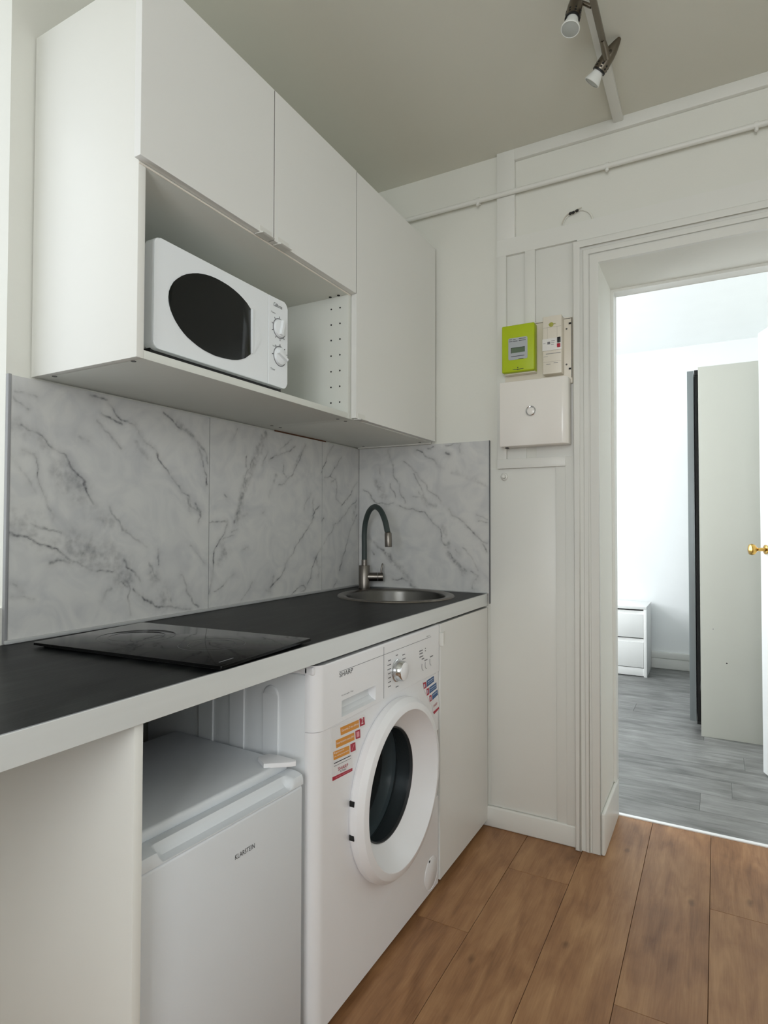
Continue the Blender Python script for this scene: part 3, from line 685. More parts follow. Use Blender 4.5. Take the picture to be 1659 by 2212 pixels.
# local frame: +x to the front, y across (0 at the middle)
hx = .21
box('cabinet', -hx, hx-.052, -fw/2, fw/2, .022, fh-.026, M_FRIDGE, F, .008, 3)
box('top', -hx, hx-.044, -fw/2, fw/2, fh-.024, fh, M_FRIDGE, F, .007, 3)
for a in (-.17, .17):
    for b in (-.17, .12): lathe('foot', [(0, 0), (.016, 0), (.016, .024), (0, .024)], (b, a, 0), (0, 0, 1), M_BLACK, F, 14)
door = box('door', hx-.046, hx, -fw/2, fw/2, .028, fh-.044, M_FRIDGE, F, .007, 3)
box('gasket', hx-.053, hx-.045, -fw/2+.012, fw/2-.012, .04, fh-.05, M_GREYP, F, .002)
# top cap of the door with a scooped finger grip
bm = bmesh.new(); prof_n = 90; yy0, yy1 = -fw/2, fw/2
rows = []
for i in range(prof_n+1):
    yv = yy0+(yy1-yy0)*i/prof_n
    t0, t1 = yy0+.050, yy1-.030
    s = min(1, max(0, (yv-t0)/.014)) * min(1, max(0, (t1-yv)/.014)); s = s*s*(3-2*s)
    xf = hx; zt_ = fh-.018
    pr = [(hx-.046, fh-.044), (hx-.046, zt_-.002), (hx-.043, zt_), (hx-.0245, zt_-.0002), (hx-.0235, zt_-.0005-.001*s), (hx-.012-.0095*s, zt_-.002-.0105*s), (hx-.004-.0115*s, zt_-.005-.0150*s), (hx-.001-.0035*s, zt_-.012-.0105*s), (hx, zt_-.020-.0035*s), (hx, fh-.0435)]
    rows.append([bm.verts.new((x, yv, z)) for x, z in pr])
for A, B in zip(rows, rows[1:]):
    for k in range(len(A)): bm.faces.new((A[k], A[(k+1) % len(A)], B[(k+1) % len(A)], B[k]))
bm.faces.new(rows[0]); bm.faces.new(rows[-1])
link('door_cap', bm, M_FRIDGE, door, True)
hg = prism('hinge_cover', [(hx-.098, fw/2-.040), (hx-.060, fw/2-.062), (hx-.016, fw/2-.024), (hx-.010, fw/2-.014), (hx-.016, fw/2-.006), (hx-.062, fw/2-.005), (hx-.092, fw/2-.010)], 'z', fh-.001, fh+.009, M_APPW, F, .0018, 2)
lathe('hinge_pin', [(0, .004), (.008, .003), (.009, 0)], (hx-.022, -fw/2+.024, fh-.018), (0, 0, 1), M_FRIDGE, door, 16)
text('lettering', 'KLARSTEIN', (hx, -fw/2+.226, .522), (hx, -fw/2+.279, .522), M_INK, door, height=.0095, n=(1, 0, 0))

# washing machine
XW = .600; wy0, wy1 = 1.1225, 1.8055; WZ = .846
w = thing('washing_machine', (.33, (wy0+wy1)/2, 0), 'white front-loading washing machine with round door and coloured stickers', 'washing machine')
box('body', .05, XW-.03, wy0, wy1, .02, WZ-.022, M_APPG, w, .004, 2)
box('top', .045, XW-.008, wy0, wy1, WZ-.022, WZ-.001, M_APPW, w, .005, 3)
for a in (wy0+.05, wy1-.05):
    for b in (.1, XW-.09): lathe('foot', [(0, 0), (.022, 0), (.022, .021), (0, .021)], (b, a, 0), (0, 0, 1), M_BLACK, w, 16)
for (u0, u1, ztop_) in ((570, 602, .790), (498, 528, .815), (431, 461, .815)):
    xa_, xb_ = P(u0, 1600, 'y', wy0).x, P(u1, 1600, 'y', wy0).x; xm_ = (xa_+xb_)/2; r_ = (xb_-xa_)/2
    pts = [(xa_, .05), (xb_, .05), (xb_, ztop_-r_)]+[(xm_+r_*math.cos(math.pi*k/12), ztop_-r_+r_*math.sin(math.pi*k/12)) for k in range(1, 12)]+[(xa_, ztop_-r_)]
    prism('rib', pts, 'y', wy0+.003, wy0-.0045, M_APPG, w, .004, 3)
# front panel with the grip notch on its right edge; the fascia above it
zf0 = .6955
n1, n2 = P(949, 1566, 'x', XW).z, P(949, 1716, 'x', XW).z
fp = [(wy0+.022, .022), (wy1, .022), (wy1, n2), (wy1-.026, n2+.004), (wy1-.026, n1-.03), (wy1, n1), (wy1, zf0-.001), (wy0, zf0-.001), (wy0, .022+.0)]
fp = [(wy0, .022), (wy1, .022), (wy1, n2), (wy1-.026, n2+.003), (wy1-.026, n1-.028), (wy1, n1), (wy1, zf0-.001), (wy0, zf0-.001)]
def plan_block(name, z0, z1, xf, m, parent, R=.030, topbev=0.0):
    """front skin with a generously rounded left vertical edge"""
    pts = [(XW-.031, wy0)]+[(xf-R+R*math.sin(t), wy0+R-R*math.cos(t)) for t in [math.pi/2*k/10 for k in range(11)]]
    pts += [(xf-.006+.006*math.cos(t), wy1-.006+.006*math.sin(t)) for t in [math.pi/2*k/4 for k in range(5)]]+[(XW-.031, wy1)]
    return prism(name, pts, 'z', z0, z1, m, parent, topbev, 3)
front = plan_block('front_panel', .022, zf0-.0008, XW, M_APPW, w)
fa_ = plan_block('control_fascia', zf0+.0008, WZ, XW+.0025, M_APPW, w, topbev=.006)
XF = XW+.0025
ysep = P(829, 1460, 'x', XF).y
box('drawer_seam', XF-.004, XF+.0003, ysep-.0009, ysep+.0009, zf0+.004, WZ-.009, M_GREYP, fa_, 0)
hq = [P(738, 1511, 'x', XF), P(811.5, 1484.5, 'x', XF), P(813, 1517.5, 'x', XF), P(739, 1541, 'x', XF)]
hy0, hy1 = hq[0].y, hq[1].y; hz1, hz0 = .7455, .7065
# drawer grip: a recess shaped as a scooped pocket behind a rim
bm = bmesh.new()
pk = [(XF+.0002, hz1), (XF-.024, hz1-.002), (XF-.026, hz1-.010), (XF-.020, hz0+.012), (XF-.010, hz0+.004), (XF+.0002, hz0)]
A = [bm.verts.new((x, hy0, z)) for x, z in pk]; B = [bm.verts.new((x, hy1, z)) for x, z in pk]
for i in range(len(pk)-1): bm.faces.new((A[i], A[i+1], B[i+1], B[i]))
bm.faces.new(A); bm.faces.new(B)
grip = link('drawer_grip', bm, M_APPG, fa_)
# cut the pocket out of the fascia
cb = bmesh.new(); bm_box(cb, XF-.0275, XF+.01, hy0+.0003, hy1-.0003, hz0+.0003, hz1-.0003); cm = bpy.data.meshes.new('c'); cb.to_mesh(cm); cb.free()
co = bpy.data.objects.new('c', cm); COL.objects.link(co); co.location = -off_of(w)
fa_.location = fa_.location
md_ = fa_.modifiers.new('b', 'BOOLEAN'); md_.object = co; md_.operation = 'DIFFERENCE'; md_.solver = 'EXACT'
co.location = (0, 0, 0); bpy.context.view_layer.update()
nm = bpy.data.meshes.new_from_object(fa_.evaluated_get(bpy.context.evaluated_depsgraph_get())); fa_.modifiers.clear(); fa_.data = nm; bpy.data.objects.remove(co)
l0, l1, l2 = P(733, 1451.5, 'x', XF), P(826, 1418, 'x', XF), P(931, 1372, 'x', XF)
zl = l0.z
decal('panel_line', [[(XF, l0.y, zl-.0005), (XF, l2.y, zl-.0005), (XF, l2.y, zl+.0005), (XF, l0.y, zl+.0005)]], M_GREYP, fa_, (1, 0, 0))
p_ = P(733, 1462, 'x', XF); q_ = P(762, 1451, 'x', XF); text('lettering', 'SHARP', (XF, p_.y, p_.z-.002), (XF, q_.y, p_.z-.002), M_INK, fa_, height=.0115, n=(1, 0, 0))
p_ = P(738, 1503, 'x', XF); text('lettering', 'EcoLogic 7kg', (XF, p_.y, p_.z-.002), (XF, p_.y+.052, p_.z-.002), M_GREYP, fa_, height=.004, n=(1, 0, 0))
p_ = P(921, 1377, 'x', XF); text('lettering', '1200rpm A++', (XF, p_.y, zl+.003), (XF, p_.y+.030, zl+.003), M_GREYP, fa_, height=.004, n=(1, 0, 0))
dc = P(857, 1448, 'x', XF); KR = .0285
dial = lathe('programme_dial', [(KR+.003, 0), (KR+.003, .003), (KR+.0005, .004), (KR-.001, .022), (KR-.004, .0255)], (XF, dc.y, dc.z), (1, 0, 0), M_CHROME, fa_, 48)
lathe('dial_cap', [(KR-.004, .0255), (KR-.0055, .0265), (0, .0275)], (XF, dc.y, dc.z), (1, 0, 0), M_APPW, dial, 48)
polys = []
for s_, n_ in ((-1, 7), (1, 6)):
    for k in range(n_):
        zz = dc.z+.036-.0118*k; ln = .016 if k not in (1, 2) else .020
        yi = dc.y+s_*(KR+.006); yo = yi+s_*ln
        polys.append([(XF, min(yi, yo), zz-.0012), (XF, max(yi, yo), zz-.0012), (XF, max(yi, yo), zz+.0012), (XF, min(yi, yo), zz+.0012)])
polys.append([(XF, dc.y-.006, dc.z+.041), (XF, dc.y+.006, dc.z+.041), (XF, dc.y+.006, dc.z+.0435), (XF, dc.y-.006, dc.z+.0435)])
polys.append([(XF, dc.y-.006, dc.z-.047), (XF, dc.y+.010, dc.z-.047), (XF, dc.y+.010, dc.z-.0445), (XF, dc.y-.006, dc.z-.0445)])
decal('programme_marks', polys, M_GREYP, fa_, (1, 0, 0))
polys = []
for (u0, v0, u1, v1) in ((906, 1407, 913, 1404), (906, 1413, 913, 1410), (906, 1420, 914, 1416), (911, 1424, 916, 1421), (918, 1401, 919.5, 1400), (918, 1406, 919.5, 1405), (929, 1419, 935, 1415), (917, 1427, 923, 1423)):
    a, b = P(u0, v0, 'x', XF), P(u1, v1, 'x', XF); polys.append([(XF, a.y, a.z-.0016), (XF, b.y, a.z-.0016), (XF, b.y, a.z+.0016), (XF, a.y, a.z+.0016)])
decal('panel_icons', polys, M_GREYP, fa_, (1, 0, 0))
for (u, v) in ((914, 1438), (921, 1434), (931, 1427)):
    c_ = P(u, v, 'x', XF); tube('option_arc', [(XF+.0003, c_.y+.010*math.cos(t), c_.z+.014*math.sin(t)) for t in [math.radians(150+16*k) for k in range(9)]], .0007, M_GREYP, fa_, 6)
# stickers
XS = XW+.0004
def cp2(pts, o0, s): return [P(o0[0]+x/s, o0[1]+y_/s, 'x', XS) for x, y_ in pts]
s2 = 1548/140; o2 = (690, 1520)
st = decal('sticker', [cp2([(262, 610), (275, 585), (300, 570), (1040, 258), (1075, 268), (1095, 300), (1108, 370), (1108, 500), (1085, 540), (990, 590), (995, 800), (985, 835), (900, 900), (893, 1120), (880, 1155), (785, 1200), (788, 1600), (770, 1620), (325, 1852), (310, 1840)], o2, s2)], M_STICK, front, (1, 0, 0), .0005)
XS = XW+.0010
decals('orange_band', [cp2([(497, 575), (940, 380), (945, 565), (512, 760)], o2, s2), cp2([(390, 880), (830, 685), (838, 865), (402, 1065)], o2, s2), cp2([(330, 1155), (715, 995), (720, 1185), (340, 1355)], o2, s2)], M_ORANGE, st, (1, 0, 0), .0003)
decals('red_square', [cp2([(955, 365), (1070, 315), (1085, 495), (970, 550)], o2, s2), cp2([(855, 655), (970, 610), (975, 810), (868, 850)], o2, s2), cp2([(738, 970), (855, 915), (865, 1110), (745, 1165)], o2, s2)], M_RED, st, (1, 0, 0), .0003)
decal('red_bar', [cp2([(310, 1760), (785, 1535), (785, 1605), (312, 1850)], o2, s2)], M_RED, st, (1, 0, 0), .0003)
decal('black_line', [cp2([(345, 1424), (748, 1232), (748, 1250), (345, 1444)], o2, s2), cp2([(350, 1496), (748, 1303), (748, 1309), (350, 1504)], o2, s2)], M_INK, st, (1, 0, 0), .0003)
def stxt(s, a, b, m, h, parent, o0, s_, tilt=True):
    p0, p1 = P(o0[0]+a[0]/s_, o0[1]+a[1]/s_, 'x', XS+.0003), P(o0[0]+b[0]/s_, o0[1]+b[1]/s_, 'x', XS+.0003)
    return text('lettering', s, p0, p1, m, parent, height=h, n=(1, 0, 0), d=.0002)
stxt('Garantie 2 ans offerte', (528, 675), (930, 500), M_WHT, .0055, st, o2, s2)
stxt('Intervention sous 24h', (412, 980), (820, 800), M_WHT, .0055, st, o2, s2)
stxt('R\u00e9paration', (350, 1225), (585, 1120), M_WHT, .0055, st, o2, s2); stxt('ou remplacement', (355, 1300), (700, 1140), M_WHT, .0050, st, o2, s2)
stxt('2', (1000, 490), (1045, 470), M_WHT, .0155, st, o2, s2)
decal('icon', [cp2([(880, 680), (948, 655), (952, 780), (886, 808)], o2, s2), cp2([(768, 1120), (780, 1112), (832, 965), (820, 972)], o2, s2)], mat('print_pink', (226, 150, 160), .5), st, (1, 0, 0), .0005)
stxt('SHARP', (445, 1610), (685, 1505), M_RED, .0085, st, o2, s2); stxt('Be Original.', (498, 1645), (640, 1582), M_INK, .0050, st, o2, s2)
stxt('garantie constructeur', (385, 1790), (750, 1605), mat('print_pink', (226, 150, 160)), .0035, st, o2, s2)
o3 = (880, 1360); XS = XW+.0004
st2 = decal('sticker', [cp2([(372, 1260), (440, 1190), (690, 1030), (735, 1500), (755, 1890), (640, 2025), (610, 1960), (590, 1800), (540, 1780), (470, 1600), (395, 1440)], o3, s2)], M_STICK, front, (1, 0, 0), .0005)
XS = XW+.0010
decals('red_square', [cp2([(375, 1275), (445, 1240), (455, 1385), (395, 1420)], o3, s2), cp2([(455, 1420), (515, 1385), (522, 1540), (468, 1580)], o3, s2), cp2([(523, 1585), (575, 1550), (585, 1690), (535, 1730)], o3, s2), cp2([(615, 1970), (750, 1845), (755, 1890), (640, 2020)], o3, s2)], M_RED, st2, (1, 0, 0), .0003)
decals('blue_band', [cp2([(460, 1220), (630, 1105), (638, 1235), (462, 1375)], o3, s2), cp2([(525, 1380), (690, 1260), (697, 1400), (530, 1530)], o3, s2), cp2([(592, 1540), (718, 1430), (727, 1555), (597, 1685)], o3, s2)], M_BLUE, st2, (1, 0, 0), .0003)
decal('text_bar', [cp2([(480, 1250), (620, 1150), (621, 1165), (481, 1266)], o3, s2), cp2([(545, 1410), (680, 1310), (681, 1325), (546, 1426)], o3, s2), cp2([(610, 1560), (700, 1480), (701, 1495), (611, 1576)], o3, s2), cp2([(480, 1300), (625, 1195), (626, 1203), (481, 1309)], o3, s2), cp2([(545, 1465), (685, 1360), (686, 1368), (546, 1474)], o3, s2),
    cp2([(392, 1310), (418, 1296), (424, 1370), (400, 1385)], o3, s2), cp2([(470, 1450), (492, 1438), (496, 1520), (476, 1532)], o3, s2), cp2([(540, 1610), (560, 1600), (566, 1680), (548, 1692)], o3, s2)], mat('print_pale', (190, 200, 215), .5), st2, (1, 0, 0), .0005)
stxt('SHARP', (622, 1865), (712, 1790), M_RED, .0085, st2, o3, s2)
# round door
DCY, DCZ = 1.497, .445; XD = XW
rim = [(.226, -.004), (.2365, .002), (.2395, .008), (.2395, .024), (.2380, .0265), (.2270, .0385), (.2250, .0395), (.2090, .0420), (.2075, .0415), (.2040, .0360), (.1880, .014), (.1680, -.006), (.1560, -.015), (.1510, -.020)]
dr = lathe('door', rim, (XD, DCY, DCZ), (1, 0, 0), M_APPW, w, 96)
try: dr.data.set_sharp_from_angle(angle=math.radians(20))
except Exception: pass
lathe('door_seal', [(.153, -.020), (.1515, -.016), (.1490, -.017), (.1475, -.024)], (XD, DCY, DCZ), (1, 0, 0), mat('dark_rubber', (44, 46, 48), .5), dr, 72)
bowl = [(.1490, -.020), (.145, -.032), (.136, -.068), (.124, -.098), (.112, -.110), (.07, -.120), (0, -.122)]
lathe('door_glass', bowl, (XD, DCY, DCZ), (1, 0, 0), M_DGLASS, dr, 72)
M_DRUM = mat('drum_grey', (58, 60, 62), .4, .6); M_GASK = mat('grey_gasket', (128, 136, 140), .45)
lathe('drum', [(.197, -.02), (.172, -.055), (.165, -.075), (.172, -.085), (.172, -.15), (.196, -.155), (.196, -.40), (0, -.40)], (XD, DCY, DCZ), (1, 0, 0), M_DRUM, w, 64)
lathe('gasket', [(.172, -.084), (.160, -.090), (.154, -.106), (.157, -.124), (.170, -.132)], (XD, DCY, DCZ), (1, 0, 0), M_GASK, w, 64)
for (u, v) in ((763, 1745), (765, 1817)):
    c_ = P(u, v, 'x', XW+.022); box('hinge_slot', XW+.003, XW+.0165, DCY-math.sqrt(.2405**2-(c_.z-DCZ)**2)-.0005, DCY-math.sqrt(.2405**2-(c_.z-DCZ)**2)+.006, c_.z-.0065, c_.z+.0065, M_HOLE, dr, .0005)
lathe('filter_cap', [(.049, .0002), (.0485, .0014), (.0475, .0002), (.046, .0012), (0, .0014)], (XW, 1.7465, .079), (1, 0, 0), M_APPW, w, 48)
box('cap_slot', XW+.0004, XW+.0018, 1.728, 1.736, .1185, .1245, M_HOLE, w, 0)
# cut an opening for the door in front panel and body
cb = bmesh.new(); bmesh.ops.create_cone(cb, cap_ends=True, segments=72, radius1=.200, radius2=.200, depth=.50)
bmesh.ops.rotate(cb, verts=cb.verts, cent=(0, 0, 0), matrix=Matrix.Rotation(math.pi/2, 3, 'Y')); bmesh.ops.translate(cb, verts=cb.verts, vec=Vector((XW-.205, DCY, DCZ))-Vector(w.location))
cm = bpy.data.meshes.new('c'); cb.to_mesh(cm); cb.free(); co = bpy.data.objects.new('c', cm); COL.objects.link(co); co.location = w.location
bpy.context.view_layer.update()
nb_ = bmesh.new(); bm_box(nb_, XW-.06, XW+.05, wy1-.026, wy1+.05, n2, n1-.012)
bmesh.ops.translate(nb_, verts=nb_.verts, vec=-Vector(w.location)); me_ = bpy.data.meshes.new('n'); nb_.to_mesh(me_); nb_.free()
no_ = bpy.data.objects.new('n', me_); COL.objects.link(no_); no_.location = w.location
for o in [front]+[c for c in w.children if c.name.startswith('body')]:
    if o is front:
        m2_ = o.modifiers.new('n', 'BOOLEAN'); m2_.object = no_; m2_.operation = 'DIFFERENCE'; m2_.solver = 'EXACT'
    md_ = o.modifiers.new('b', 'BOOLEAN'); md_.object = co; md_.operation = 'DIFFERENCE'; md_.solver = 'EXACT'
    bpy.context.view_layer.update()
    nm = bpy.data.meshes.new_from_object(o.evaluated_get(bpy.context.evaluated_depsgraph_get())); o.modifiers.clear(); o.data = nm
bpy.data.objects.remove(co); bpy.data.objects.remove(no_)

# base cabinet under the sink
bx0, bx1 = wy1+.005, L-.014
bc = thing('base_cabinet', (.3, (bx0+bx1)/2, 0), 'white base cabinet with one door below the round sink', 'cabinet')
XBc = .603
for yy in (bx0, bx1-T): box('side_panel', .02, XBc-.021, yy, yy+T, .05, .852, M_CABIN, bc, .0008)
box('bottom_panel', .02, XBc-.021, bx0+T, bx1-T, .05, .05+T, M_CABIN, bc, .0008); box('back_panel', .02, .026, bx0+T, bx1-T, .068, .60, M_CABIN, bc, 0)
for a in (bx0+.05, bx1-.05):
    for b in (.08, XBc-.10): lathe('leg', [(0, 0), (.02, 0), (.015, .05), (0, .05)], (b, a, 0), (0, 0, 1), M_BLACK, bc, 12)
bd = box('door', XBc-.019, XBc, bx0+.001, bx1, .026, .846, M_CABF, bc, .0006, 1)
c_ = P(955, 1379, 'x', XBc); bm = bmesh.new()
prof = [(XBc-.012, bx0-.0035), (XBc+.011, bx0-.004), (XBc+.013, bx0-.001), (XBc+.006, bx0+.004), (XBc+.002, bx0+.012), (XBc+.0014, bx0+.036), (XBc+.0002, bx0+.037), (XBc+.0002, bx0-.0005), (XBc-.012, bx0-.001)]
A = [bm.verts.new((x, yv, c_.z-.0205)) for x, yv in prof]; B = [bm.verts.new((x, yv, c_.z+.0205)) for x, yv in prof]; k = len(prof)
bm.faces.new(A); bm.faces.new(B); [bm.faces.new([A[i], A[(i+1) % k], B[(i+1) % k], B[i]]) for i in range(k)]
link('handle', bm, M_HANDLE, bd, True)

# ================================================================== ON THE WORKTOP
# hob
ha = math.atan2(.817-.779, .52)
hob = thing('induction_hob', ((.078+.597)/2+.002, (.798+1.105)/2, .8998), 'black glass two-ring hob set on the worktop', 'hob', rz=ha*.9, local=True)
prism('underside', rrect(-.245, .245, -.138, .138, .004), 'z', 0, .0048, M_BLACK, hob)
gl = prism('glass', rrect(-.259, .259, -.1515, .1515, .004), 'z', .0048, .0105, M_HOB, hob, .0012, 2)
M_RING = mat('ring_print', (58, 58, 58), .3)
for (cx_, rr) in ((-.115, .085), (.105, .07)):
    lathe('ring_mark', [(rr, 0), (rr, .0002), (rr-.0012, .0002), (rr-.0012, 0)], (cx_, 0, .01052), (0, 0, 1), M_RING, gl, 64)
    lathe('ring_mark', [(rr*.72, 0), (rr*.72, .0002), (rr*.72-.001, .0002), (rr*.72-.001, 0)], (cx_, 0, .01052), (0, 0, 1), M_RING, gl, 64)
bm = bmesh.new(); bm_box(bm, .232, .2345, -.128, -.088, .0105, .0108); link('touch_print', bm, M_GREYP, gl)

# sink
sk = thing('sink', (SC.x, SC.y, .735), 'round stainless steel sink set into the worktop corner', 'sink')
lathe('bowl', [(SR-.030, .9012), (SR-.034, .8995), (SR-.037, .892), (SR-.042, .78), (SR-.06, .752), (.06, .742), (.03, .738), (0, .738)], (SC.x, SC.y, 0), (0, 0, 1), M_STEELD, sk, 72)
lathe('rim', [(SR, .8996), (SR-.002, .9035), (SR-.008, .9058), (SR-.016, .9050), (SR-.026, .9030), (SR-.031, .9010)], (SC.x, SC.y, 0), (0, 0, 1), M_STEEL, sk, 72)
lathe('drain', [(.0, .7395), (.03, .7395), (.034, .7385)], (SC.x, SC.y, 0), (0, 0, 1), M_CHROME, sk, 32)

# tap
tb = P(787, 1271, 'z', .90); tb = Vector((tb.x, tb.y, .90))
tap = thing('tap', tb, 'steel mixer tap with grey hose spout beside the sink', 'tap')
# image plane through the base: spout swings in a vertical plane
dist = (tb-CAM).dot(fwd)
mpp = dist/FPX
tdir = Vector((SC.x-tb.x, SC.y-tb.y, 0)).normalized()
du = tdir.dot(cr)/1.0
def tz(v): return (1271-v)*mpp
lathe('base', [(.026, 0), (.026, .003), (.0245, .004)], tb, (0, 0, 1), M_STEEL, tap, 32)
lathe('body', [(.0235, .003), (.0235, tz(1222)), (.022, tz(1221)), (0, tz(1221))], tb, (0, 0, 1), M_STEEL, tap, 40)
lathe('neck', [(.0125, tz(1222)), (.0125, tz(1209)), (.0, tz(1208.5))], tb, (0, 0, 1), M_STEEL, tap, 32)
span = 51/du*mpp
xo_ = [(-.000, 1210), (-.003, 1180), (-.004, 1150), (.06, 1125), (.22, 1104), (.45, 1096), (.68, 1104), (.86, 1124), (.95, 1144), (.975, 1150)]
hp = [tb+tdir*(span*a)+Vector((0, 0, tz(v))) for a, v in xo_]
tube('hose_spout', smooth_path(hp, 6), .0112, M_RUBBER, tap, 16)
e_ = tb+tdir*(span*.99)
tube('spray_head', [e_+Vector((0, 0, tz(1149))), e_+Vector((0, 0, tz(1151))), e_+tdir*.003+Vector((0, 0, tz(1176))), e_+tdir*.003+Vector((0, 0, tz(1178)))], [.0125, .0142, .0142, .013], M_STEEL, tap, 24)
# side cartridge and lever
sd = Vector((cr.x, cr.y, 0)).normalized()
zc_ = tz(1246)
tube('cartridge', [tb+sd*.015+Vector((0, 0, zc_)), tb+sd*.056+Vector((0, 0, zc_))], .0185, M_STEEL, tap, 28)
tube('lever_cap', [tb+sd*.0575+Vector((0, 0, zc_)), tb+sd*.0785+Vector((0, 0, zc_)), tb+sd*.080+Vector((0, 0, zc_))], [.0185, .0185, .0165], M_STEEL, tap, 28)
tube('lever', [tb+sd*.070+Vector((0, 0, zc_+.015)), tb+sd*.073+Vector((0, 0, zc_+.035)), tb+sd*.077+Vector((0, 0, zc_+.055)), tb+sd*.077+Vector((0, 0, zc_+.057))], [.0042, .0038, .0035, .002], M_STEEL, tap, 12)

# ================================================================== FAR WALL FITTINGS
def yb(u, v, d): return P(u, v, 'y', L-d)
bx_a, bx_b = yb(1090.5, 800, .022), yb(1236, 690, .022)
mb = thing('meter_board', (bx_a.x, L-.012, 1.70), 'white backing board behind the meter and circuit breaker', 'board')
z_top_b = yb(1236, 683, .022).z; z_bot = yb(1236, 815, .022).z
box('base', bx_a.x, bx_b.x, L-.020, L-.0055, z_bot-.02, z_top_b, M_BREAK, mb, .002)
box('frame_gap', bx_b.x-.0035, bx_b.x-.0015, L-.0208, L-.019, z_bot, z_top_b-.004, M_HOLE, mb, 0); box('frame_gap', bx_a.x+.1, bx_b.x-.003, L-.0208, L-.019, z_top_b-.006, z_top_b-.0045, M_HOLE, mb, 0)
for v in (698, 796):
    c_ = yb(1231, v, .022); box('clip_slot', c_.x-.004, c_.x+.004, L-.0225, L-.0195, c_.z-.003, c_.z+.003, M_HOLE, mb, 0)
    c_ = yb(1223.5, v+12 if v < 700 else v-9, .022); lathe('board_screw', [(0, .002), (.003, .0015), (.0035, 0)], (c_.x, L-.0200, c_.z), (0, -1, 0), M_SCREW, mb, 12)
D1 = .072
def fbox(d, tl, br): a, b = yb(*tl, d), yb(*br, d); return a.x, b.x, b.z, a.z
x0, x1, z0, z1 = fbox(D1, (1083.5, 706), (1154.3, 798))
mt = thing('electricity_meter', ((x0+x1)/2, L-.03, z0), 'lime green electricity meter with small grey display', 'electricity meter')
box('back', x0+.004, x1-.003, L-.052, L-.0205, z0-.004, z1-.004, M_BREAK, mt, .002)
box('cover', x0, x1, L-D1, L-.030, z0, z1, M_LIME, mt, .005, 3)
a = fbox(D1, (1098, 736), (1139, 774.5))
z1p = yb(1098, 732, D1).z; z0p = yb(1098, 779, D1).z; xa_, xb_ = yb(1098, 750, D1).x, yb(1139.5, 750, D1).x
dp = prism('display_panel', rrect(xa_, xb_, z0p, z1p, .006, 4), 'y', L-D1+.001, L-D1-.0012, M_METER, mt, .0006, 1)
YD1 = L-D1-.0012
lx0, lx1 = yb(1104.5, 757, D1).x, yb(1134, 757, D1).x; lz1, lz0 = yb(1119, 751, D1).z, yb(1119, 761.5, D1).z
box('lcd', lx0, lx1, YD1-.0006, YD1+.0005, lz0, lz1, M_LCD, dp, 0); box('lcd_edge', lx0-.001, lx0+.0008, YD1-.0008, YD1+.0005, lz0-.001, lz1+.001, M_BLACK, dp, 0); box('lcd_edge', lx0-.001, lx1, YD1-.0008, YD1+.0005, lz1, lz1+.0016, M_BLACK, dp, 0)
pol = []
for (u0, u1, v) in ((1100, 1106, 735), (1108, 1114, 734.5), (1121, 1136, 732), (1100, 1107, 739), (1108, 1118, 738), (1121, 1136, 736), (1104, 1133, 771), (1120, 1131, 775.5)):
    p, q = yb(u0, v, D1), yb(u1, v, D1); pol.append([(p.x, YD1, p.z-.0010), (q.x, YD1, p.z-.0010), (q.x, YD1, p.z+.0010), (p.x, YD1, p.z+.0010)])
decal('print_lines', pol, M_INK, dp, (0, -1, 0), .0004)
pol = []
for (u0, u1, v, h_) in ((1107.5, 1131, 799, .0010), (1117.5, 1119.5, 794, .0020), (1117.5, 1119.5, 798, .0018)):
    p, q = yb(u0, v, D1), yb(u1, v, D1); pol.append([(p.x, L-D1, p.z-h_), (q.x, L-D1, p.z-h_), (q.x, L-D1, p.z+h_), (p.x, L-D1, p.z+h_)])
decal('logo_mark', pol, M_INK, mt, (0, -1, 0), .0004)
D2 = .062
x0, x1, z0, z1 = fbox(D2, (1172, 685), (1213.4, 804.5))
br_ = thing('circuit_breaker', ((x0+x1)/2, L-.03, z0), 'ivory main circuit breaker with black and red buttons', 'circuit breaker')
box('case', x0, x1, L-D2, L-.0205, z0, z1, M_BREAK, br_, .003, 2)
def fz(v): return yb(1192, v, D2).z
def fx(u): return yb(u, 745, D2).x
box('label_plate', x0-.0005, x1+.0003, L-D2-.004, L-D2+.001, fz(757), fz(731), mat('breaker_plate', (236, 234, 230), .35), br_, .001)
YQ = L-D2-.004
box('button', fx(1204.5), fx(1211.5), YQ-.004, YQ+.001, fz(742.5), fz(731), M_BLACK, br_, .001); box('button', fx(1204), fx(1211), YQ-.004, YQ+.001, fz(752.5), fz(744.5), M_RED, br_, .001)
pol = []
for (u0, u1, v, h_, y_) in ((1183, 1189, 741, .0045, YQ), (1191, 1199, 737, .0006, YQ), (1191, 1198, 741, .0006, YQ), (1191, 1197, 745, .0006, YQ), (1174, 1179, 741, .0006, YQ), (1179, 1211, 763.5, .0009, L-D2), (1174, 1183, 769, .0005, L-D2), (1180, 1189, 786, .0009, L-D2), (1196, 1205, 784.5, .0009, L-D2)):
    z_ = fz(v)+.0006*(1192-u0)*0; pol.append([(fx(u0), y_, z_-h_), (fx(u1), y_, z_-h_), (fx(u1), y_, z_+h_), (fx(u0), y_, z_+h_)])
decal('print_lines', pol, M_GREYP, br_, (0, -1, 0), .0004)
pol = []
for v in (706.5, 781): pol.append([(x0+.001, L-D2, fz(v)-.0005), (x1-.001, L-D2, fz(v)-.0005), (x1-.001, L-D2, fz(v)+.0005), (x0+.001, L-D2, fz(v)+.0005)])
for u in (1182.5, 1203.5): pol.append([(fx(u)-.0004, L-D2, fz(731)), (fx(u)+.0004, L-D2, fz(731)), (fx(u)+.0004, L-D2, fz(706)), (fx(u)-.0004, L-D2, fz(706))])
decal('case_seams', pol, mat('seam_beige', (186, 180, 166), .5), br_, (0, -1, 0), .0003)
